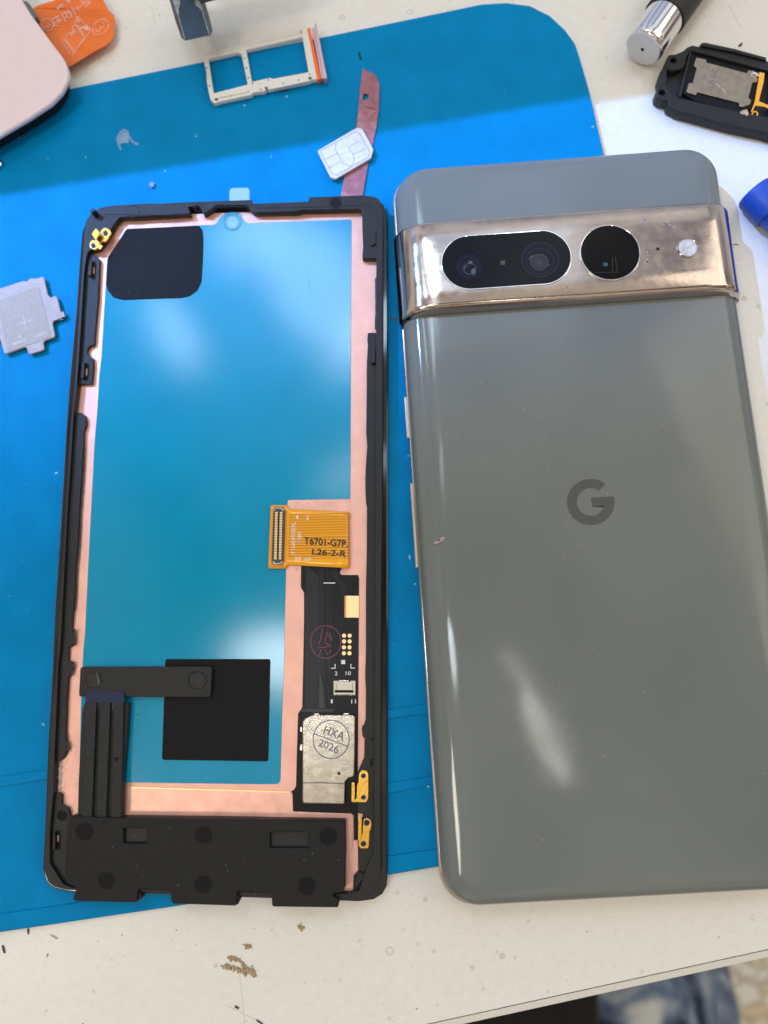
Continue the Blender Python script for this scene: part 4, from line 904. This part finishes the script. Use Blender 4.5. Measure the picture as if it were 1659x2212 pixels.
STK = [
    # circled three, left
    [(555 + 80 + 80 * math.cos(t_), 340 + 75 * math.sin(t_)) for t_ in [i * PI / 12 for i in range(25)]],
    [(590, 350), (585, 375), (605, 385), (625, 370), (630, 345), (625, 365), (645, 378), (665, 365), (668, 335), (655, 325)],
    # circled three, right (large, slanted)
    [(1327 + 124 * math.cos(t_) * .66 - 86 * math.sin(t_) * .75, 348 - 124 * math.cos(t_) * .75 - 86 * math.sin(t_) * .66) for t_ in [i * PI / 14 for i in range(29)]],
    [(1265, 370), (1275, 405), (1300, 412), (1325, 390), (1325, 350), (1318, 335), (1345, 345), (1375, 335), (1388, 305), (1370, 282), (1350, 285)],
    # printed characters
    [(695, 285), (735, 355), (790, 345)], [(705, 280), (800, 222)], [(715, 255), (760, 240)], [(725, 310), (830, 260)], [(760, 225), (800, 320)], [(735, 330), (770, 318)], [(795, 300), (830, 290)],
    [(820, 185), (880, 295)], [(830, 215), (915, 165)], [(855, 165), (900, 230)], [(880, 190), (945, 160)], [(900, 130), (960, 240)], [(870, 245), (940, 245)], [(905, 205), (880, 240)], [(945, 175), (960, 205)],
    [(955, 105), (1010, 205)], [(975, 150), (1075, 85)], [(1020, 95), (1055, 140)], [(1070, 70), (1080, 90)],
    [(765, 120), (795, 160)], [(775, 115), (840, 75)], [(780, 140), (790, 110)], [(800, 95), (820, 120), (850, 100), (835, 70), (800, 90)],
    [(870, 5), (930, 50)], [(905, 0), (940, 45)], [(895, 20), (950, 0)], [(1060, -10), (1120, 60)], [(1100, 60), (1195, 20)], [(1180, 0), (1198, 30), (1130, 90)], [(1110, 20), (1150, 5), (1165, 30), (1125, 50), (1110, 20)],
    # diagram: tilted open tray
    [(1025, 215), (995, 330), (1130, 510), (1000, 725), (870, 545), (905, 540)], [(1025, 215), (1190, 400), (1185, 430), (1130, 515)], [(825, 570), (968, 770), (1130, 520)], [(825, 570), (870, 535), (905, 460), (910, 445), (935, 450), (940, 470), (990, 400), (960, 350), (985, 340), (1000, 330)],
    [(875, 560), (1000, 722)], [(890, 552), (1010, 705), (1115, 520)], [(1000, 335), (1040, 345), (1118, 490)], [(940, 470), (995, 465), (1020, 430), (990, 425), (945, 465)], [(955, 380), (985, 425)], [(1030, 262), (1035, 290), (1050, 285), (1045, 262), (1030, 262)], [(1040, 300), (1050, 280)],
    [(1055, 380), (1090, 350), (1135, 350), (1160, 330), (1145, 345)],
]
w_st = strip([P('C1', q, fz) for q in STK], .021, fz, .003)
arrow = slab(P('C1', [(1060, 388), (1085, 355), (1130, 345), (1140, 350), (1160, 328), (1205, 378), (1145, 400), (1132, 398), (1128, 380), (1095, 372)], fz), fz, fz + .003)
wm = merge(w_st, arrow)
bm = bmesh.new(); bm.from_mesh(wm); bmesh.ops.subdivide_edges(bm, edges=bm.edges, cuts=1)
for v in bm.verts: v.co.z += wave(v.co.x, v.co.y) * .8 + .003
bm.to_mesh(wm); bm.free()
link('printed_diagram', wm, mat('pink_white_print', (.85, .50, .38), .45), orf, None)

# ------------------------------------------------------------------ navy stand foot and beam (top)
stn = thing('phone_stand', pt('C6', 500, 200, .2), 'dark navy chamfered plastic stand foot with scuffed edges, at top of view', 'stand')
def ring3(c, pts, zs_): return [pt(c, x, y, z) for (x, y), z in zip(pts, zs_)]
tf = [(330, -160), (250, 0), (330, 235), (410, 545), (430, 556), (745, 482), (752, 470), (660, 180), (620, 0), (570, -160)]
te = [(110, -160), (200, 0), (285, 300), (368, 530), (415, 566), (768, 492), (795, 432), (735, 190), (680, 0), (630, -160)]
zt_ = 1.30
top_ = [pt('C6', x, y, zt_) for x, y in tf]; mid_ = [pt('C6', x, y, zt_ - .16) for x, y in te]; cmid = sum(mid_, Vector()) / len(mid_); low_ = [Vector((cmid.x + (p.x - cmid.x) * .8, cmid.y + .3 + (p.y - cmid.y) * .8, .75)) for p in mid_]
link('foot', grid_mesh([low_, mid_, top_], True, True), M_NAVY, stn, 20)
link('scuffs', merge(strip([[pt('C6', x, y, zt_) for x, y in q] for q in ([(252, 5), (330, 235), (412, 540)], [(622, 5), (660, 180), (748, 474)])], .02, zt_, .004),
     slab([pt('C6', x, y, zt_) for x, y in [(255, 0), (350, 0), (345, 60), (325, 120), (330, 190), (318, 225), (290, 150)]], zt_ - .01, zt_ + .003), slab([pt('C6', x, y, zt_) for x, y in [(560, 0), (618, 0), (640, 150), (610, 110), (560, 70), (550, 30)]], zt_ - .01, zt_ + .003)), M_SCUFF, stn)
link('beam', slab([pt('C6', x, y, 1.3) for x, y in [(300, -350), (640, 70), (700, 50), (900, 0), (1900, -235), (1900, -600)]], 1.3, 1.75, .05), mat('stand_grey', (.10, .12, .14), .45), stn)

# ------------------------------------------------------------------ chrome-tipped pen tool (top right)
rp = .477
f0 = pt('A3', 612, 425, rp + .0)
f1 = pt('A3', 1010, -150, rp + .0)
ax = (f1 - f0); ax.z = 0; ax.normalize()
pen = thing('pen_tool', (f0.x, f0.y, 0), 'black barrelled round tool with chrome end and grey cap, lying top right', 'pen')
link('barrel', lathe([(1.02, .30), (1.03, .50), (1.05, .525), (12, .54), (12.05, .4)], (f0.x, f0.y, .53), ax, 48), M_RUB, pen)
link('chrome_ferrule', lathe([(.06, .40), (.03, .445), (.07, .472), (.14, .482), (.30, .485), (1.06, .485), (1.06, .3)], (f0.x, f0.y, .53), ax, 56), M_CHR, pen)
cap = link('end_cap', lathe([(.0, .0001), (.0, .40), (.012, .43), (.05, .448), (.10, .44)], (f0.x, f0.y, .53), ax, 48), M_CAP, pen)
link('pin_hole', lathe([(-.004, .001), (-.004, .045), (.03, .045)], (f0.x, f0.y, .53), ax, 20), M_DARK, cap)

# ------------------------------------------------------------------ loudspeaker module (right)
spk = thing('speaker_module', pt('C2', 900, 700, .0), 'black phone loudspeaker module with silver plate and orange flex, at right edge', 'speaker module')
zb = .34
link('housing', merge(
    slab(P('C2', [(270, 345), (365, 335), (470, 290), (520, 240), (600, 210), (690, 230), (725, 175), (780, 170), (1200, 260), (1640, 380), (1640, 430), (2300, 600), (2300, 1650), (1610, 1440), (1100, 1330), (600, 1190), (400, 1140), (255, 1060), (255, 990), (170, 985), (95, 940), (82, 880), (100, 830), (140, 760), (120, 680), (155, 560), (200, 550), (215, 450), (240, 385)], zb), .03, zb, .03, .03,
         holes=[P('C2', arc(330, 422, 44, 34, 20), zb), P('C2', arc(172, 875, 46, 36, 20), zb), P('C2', [(240, 550), (300, 580), (400, 560), (480, 500), (500, 420), (560, 280), (1620, 560), (1700, 590), (1690, 1230), (1280, 1150), (380, 940), (290, 850), (235, 760)], zb)]),
    slab(P('C2', [(230, 540), (560, 270), (2200, 700), (2200, 1500), (380, 960), (240, 860)], .16), .03, .16)), M_BLK, spk)
link('upper_rim', merge(slab(P('C2', [(735, 190), (780, 175), (1200, 265), (1635, 385), (1635, 425), (1200, 310), (760, 225), (725, 225)], zb + .06), zb - .02, zb + .06, .02), slab(P('C2', [(560, 290), (590, 300), (440, 940), (400, 930)], zb - .02), .16, zb - .02, .01), strip([P('C2', [(250, 535), (330, 562), (430, 545), (480, 485), (490, 400)], zb)], .03, zb, .01)), M_BLK, spk)
ZP_ = zb - .04
link('speaker_frame', slab(P('C2', [(590, 310), (1560, 560), (1520, 720), (1440, 1100), (1230, 1160), (640, 1000), (460, 880), (520, 600)], ZP_ - .03), .16, ZP_ - .03, .01, .02, ), M_FPC, spk)
pl2 = link('silver_plate', slab(P('C2', [(650, 385), (790, 412), (795, 455), (1365, 605), (1385, 562), (1440, 575), (1525, 690), (1500, 735), (1440, 740), (1385, 950), (1425, 985), (1405, 1045), (1300, 1082), (1255, 1070), (1255, 1025), (665, 875), (645, 915), (530, 880), (515, 850), (545, 745), (600, 745), (655, 530), (615, 505)], ZP_), ZP_ - .03, ZP_, .008, .01), M_STEEL, spk)
link('plate_marking', merge(text('4', 'C2', (885, 855), (890, 795), (800, 850), ZP_, .001), text('6', 'C2', (905, 775), (918, 712), (820, 755), ZP_, .001), text('6', 'C2', (935, 690), (945, 630), (850, 668), ZP_, .001), text('C', 'C2', (955, 608), (968, 550), (868, 590), ZP_, .001)), mat('engrave_dark', (.20, .18, .16), .5, metal=.5), pl2, None)
link('plate_scratches', strip([P('C2', q, ZP_) for q in ([(905, 740), (960, 790), (1070, 880)], [(960, 715), (1060, 740)], [(930, 750), (1040, 845)], [(990, 800), (1060, 870)])], .006, ZP_, .001), M_ENG, pl2)
link('flex_strip', merge(slab(P('C2', [(1540, 590), (1612, 605), (1600, 720), (1530, 1000), (1590, 1025), (1900, 1150), (1900, 1200), (1600, 1075), (1480, 1060), (1440, 1150), (1420, 1145), (1470, 1020), (1530, 680)], ZP_ + .03), ZP_ + .015, ZP_ + .03, .004, .02), ringm('C2', 1470, 1190, 38, .03, ZP_, .02)), mat('flex_orange', (.90, .38, .02), .25, coat=.4), spk)
for q in ([(1430, 560), (1530, 590), (1560, 640), (1500, 650), (1450, 610)], [(1270, 1130), (1370, 1100), (1400, 1160), (1390, 1215), (1265, 1175)]):
    link('solder_joint', slab(P('C2', q, ZP_ + .05), ZP_ - .05, ZP_ + .05, .04, .03), M_SOLD, spk)

# ------------------------------------------------------------------ blue tool cap (right)
g0 = pt('C4', 1330, 905, .44); g1 = pt('C4', 1330 + 680, 905 + 760, .44)
axb = (g1 - g0); axb.z = 0; axb.normalize()
bt_ = thing('blue_cap', (g0.x, g0.y, 0), 'bright blue plastic tool handle end lying at right edge', 'tool')
link('cap', lathe([(.0, .0001), (.0, .33), (.02, .40), (.07, .432), (.10, .435), (.62, .43), (.70, .40), (.71, .30)], (g0.x, g0.y, .44), axb, 44), M_BLU, bt_)
link('handle', lathe([(.66, .2), (.70, .34), (1.0, .335), (8, .33)], (g0.x, g0.y, .44), axb, 36), M_BLU, bt_)

# ------------------------------------------------------------------ crumbs, shavings, lint
def crumb(name, c, pts, rad, zbase, m, label, cat, group=None, flat=.8):
    bm = bmesh.new(); w3 = P(c, pts, zbase)
    segs = list(zip(w3[:-1], w3[1:])) if len(w3) > 1 else [(w3[0], w3[0] + Vector((.01, 0, 0)))]
    for a_, b_ in segs:
        k = max(6, int((b_ - a_).length / (rad * .16)))
        for j in range(k):
            p = a_.lerp(b_, j / k); r = rad * random.uniform(.28, .7)
            p = p + Vector((random.gauss(0, .42) * rad, random.gauss(0, .42) * rad, r * flat * .6))
            bmesh.ops.create_icosphere(bm, subdivisions=1, radius=r, matrix=Matrix.Translation(p) @ Matrix.Rotation(random.uniform(0, 3), 4, 'Z') @ Matrix.Rotation(random.uniform(0, 3), 4, 'X') @ Matrix.Diagonal((1, random.uniform(.6, 1), flat, 1)))
    me = bpy.data.meshes.new('c'); bm.to_mesh(me); bm.free()
    return tag(link(name, me, m, None, 180), label, cat, group)
GC = 'tan crumbs on the white bench'
crumb('crumb', 'E4', [(600, 628), (680, 655), (735, 690), (770, 745), (800, 775), (840, 800), (885, 845), (860, 790), (845, 765), (850, 800), (780, 785), (700, 765), (640, 745), (590, 735), (530, 748)], .055, 0, M_BROWN, 'largest forked tan crumb on the white bench', 'crumb', GC)
crumb('crumb', 'E4', [(780, 505), (815, 512), (850, 508)], .05, 0, M_BROWN, 'small tan crumb just above the forked crumb', 'crumb', GC)
crumb('crumb', 'E4', [(1378, 270), (1395, 300), (1415, 335)], .055, 0, M_BROWN, 'tan crumb nearest the speaker cover', 'crumb', GC)
def flake(c, pts, z1, m, name, label, cat, z0=0, group=None, r=.0):
    return tag(link(name, slab(P(c, pts, z1), z0, z1, min(.006, (z1 - z0) * .4), r), m, None), label, cat, group)
GS = 'dark splinters on the white bench'
flake('E5', [(255, 275), (268, 272), (273, 300), (268, 330), (258, 318)], .03, M_SPL, 'splinter', 'dark splinter touching the mat edge, bottom left', 'splinter', 0, GS)
flake('E5', [(14, 432), (28, 430), (42, 470), (48, 505), (34, 508), (22, 475)], .03, M_SPL, 'splinter', 'brown splinter nearest the left edge of the bench', 'splinter', 0, GS)
flake('E5', [(445, 512), (457, 508), (452, 528), (442, 545), (440, 535), (447, 525)], .02, M_SPL, 'splinter', 'tiny hooked dark splinter below the grey smear', 'splinter', 0, GS)
flake('E4', [(662, 1172), (705, 1195), (700, 1213), (657, 1188)], .04, M_SPL, 'splinter', 'short squared splinter below the forked crumb', 'splinter', 0, GS)
flake('E4', [(895, 1325), (930, 1340), (985, 1385), (975, 1392), (905, 1345)], .03, M_SPL, 'splinter', 'long thin splinter at the bottom edge of view', 'splinter', 0, GS)
flake('E5', [(468, 328), (490, 325), (530, 345), (562, 365), (530, 372), (490, 350)], .008, mat('grey_smear', (.42, .42, .38), .6), 'smear', 'grey smear on the bench below the mat edge', 'smear')
flake('C2', [(1245, 208), (1275, 190), (1290, 165), (1305, 185), (1295, 208), (1270, 212)], .05, M_SPL, 'splinter', 'dark crumb above the speaker module', 'splinter', 0, GS)
flake('A2', [(1220, 335), (1226, 345), (1230, 365), (1238, 392), (1228, 390), (1218, 360)], ZM + .03, M_DARK, 'splinter', 'black curved sliver on the mat above the mauve strip', 'splinter', ZM - .002)
flake('A2', [(692, 600), (735, 592), (770, 598), (735, 602), (700, 606)], ZM + .02, M_NAVY, 'splinter', 'thin dark fibre on the mat under the SIM tray', 'fibre', ZM - .002)
# clear shaving (horseshoe)
sv = strip([P('A1', [(788, 978), (772, 940), (765, 905), (785, 865), (812, 848), (830, 862), (840, 895), (855, 918), (880, 938), (902, 944)], ZM)], .055, ZM, .05)
tag(link('plastic_shaving', merge(sv, slab(P('A1', [(765, 905), (785, 865), (812, 850), (830, 865), (835, 925), (800, 925), (775, 935)], ZM + .02), ZM + .01, ZM + .02)), M_CLEARW, None), 'clear horseshoe-shaped plastic shaving on the upper mat', 'shaving')
flake('A1', [(966, 1190), (980, 1176), (1002, 1185), (996, 1205), (978, 1215), (968, 1205)], ZM + .06, mat('clear_chip', (.28, .42, .58), .35, alpha=.7), 'plastic_chip', 'small clear plastic chip on the bright part of the mat', 'chip', ZM - .002)
# lint between the phones
crumb('lint', 'B6', [(375, 128), (400, 140), (430, 145), (462, 152)], .022, ZM, M_GREYF, 'grey-brown lint tuft bridging the gap between the phones', 'lint')
crumb('lint', 'E3', [(1362, 535), (1400, 532), (1425, 522), (1470, 540)], .012, 0, M_SPL, 'dark curled fibre beside the camera bar on the bench', 'fibre')
# dust on the mat
M_DUST = mat('mat_dust', (.35, .60, .80), .9)
dm = []
for _ in range(150):
    x, y = random.uniform(0, 1300), random.uniform(150, 1950)
    q = pt('D', x, y, ZM); r0 = random.choice((.006, .008, .010, .016))
    if random.random() < .12: r0 = .024
    a_ = random.uniform(0, PI); el = random.uniform(1, 2.6)
    dm.append(slab([(q.x + r0 * el * math.cos(t_) * math.cos(a_) - r0 * math.sin(t_) * math.sin(a_), q.y + r0 * el * math.cos(t_) * math.sin(a_) + r0 * math.sin(t_) * math.cos(a_)) for t_ in [i * PI / 3 for i in range(6)]], ZM - .001, ZM + .003))
# keep only specks inside the mat
du = link('dust', merge(*dm), M_DUST, None); du['kind'] = 'stuff'; du['label'] = 'pale dust specks scattered on the mat'
hair = strip([P('A1', [(925, 15), (985, 55), (995, 100), (1010, 162)], 0), P('C4', [(860, 2105), (930, 2098), (1010, 2112)], 0), P('E4', [(715, 830), (740, 1040), (770, 1371)], 0), P('E4', [(550, 1155), (720, 1235), (900, 1330)], 0), P('A3', [(1335, 45), (1375, 120), (1440, 240)], 0)], .008, 0, .002)
hr_ = link('hairs', hair, mat('hair_grey', (.52, .50, .44), .8), None); hr_['kind'] = 'stuff'; hr_['label'] = 'fine hairs and scratches on the bench'

# ------------------------------------------------------------------ below the bench edge: lap in denim, plain black block
M_DEN = mat('washed_denim', (.16, .22, .30), .85, var=.0)
def denim_nodes():
    t = M_DEN.node_tree; bs = principled(M_DEN); co = t.nodes.new('ShaderNodeTexCoord').outputs['Object']
    z = t.nodes.new('ShaderNodeTexNoise'); z.inputs['Scale'].default_value = .16; z.inputs['Detail'].default_value = 4; z.inputs['Distortion'].default_value = 1.0; t.links.new(co, z.inputs[0])
    r = t.nodes.new('ShaderNodeValToRGB'); t.links.new(z.outputs[0], r.inputs[0]); e = r.color_ramp.elements
    e[0].position = .38; e[0].color = (.012, .022, .045, 1); e[1].position = .64; e[1].color = (.66, .68, .64, 1)
    q = e.new(.5); q.color = (.16, .22, .32, 1)
    t.links.new(r.outputs[0], bs.inputs['Base Color'])
denim_nodes()
def tube(path, rads, seg=24):
    rows = []
    for i, (p, r) in enumerate(zip(path, rads)):
        d = (Vector(path[min(i + 1, len(path) - 1)]) - Vector(path[max(i - 1, 0)])).normalized()
        q = d.to_track_quat('Z', 'Y').to_matrix()
        rows.append([Vector(p) + q @ Vector((r * math.cos(2 * PI * k / seg), r * .9 * math.sin(2 * PI * k / seg), 0)) for k in range(seg)])
    return grid_mesh(rows, True, True)
kn = pt('D', 1400, 2175, -46)
me = tube([kn + Vector(v) for v in ((-10, -55, -4), (-7, -40, -2), (-3, -20, 0), (-1, -8, .5), (0, 0, -1), (1, 5, -6), (1.5, 6, -14), (1, 4, -23), (.5, 6, -25.5))], [9.5, 9, 7.8, 7, 6.8, 6.4, 5.6, 4.6, 3.2])
tag(link('person', me, M_DEN, None, 60), 'knee and thigh of a seated person in mottled washed denim, below the bench edge', 'person')
bk = pt('D', 1105, 2190, -30)
tag(link('black_block', slab([(bk.x - 26, bk.y - 30), (bk.x + 5.2, bk.y - 30), (bk.x + 5.2, bk.y + 9), (bk.x - 26, bk.y + 9)], -38, -30, 1.5, 1.5), mat('plain_black', (.006, .006, .007), .9), None), 'plain black block partly under the bench beside the denim knee', 'black_block')  # stands in for an unidentified black area beside the knee

for o in bpy.data.objects:
    if '_w' in o: del o['_w']
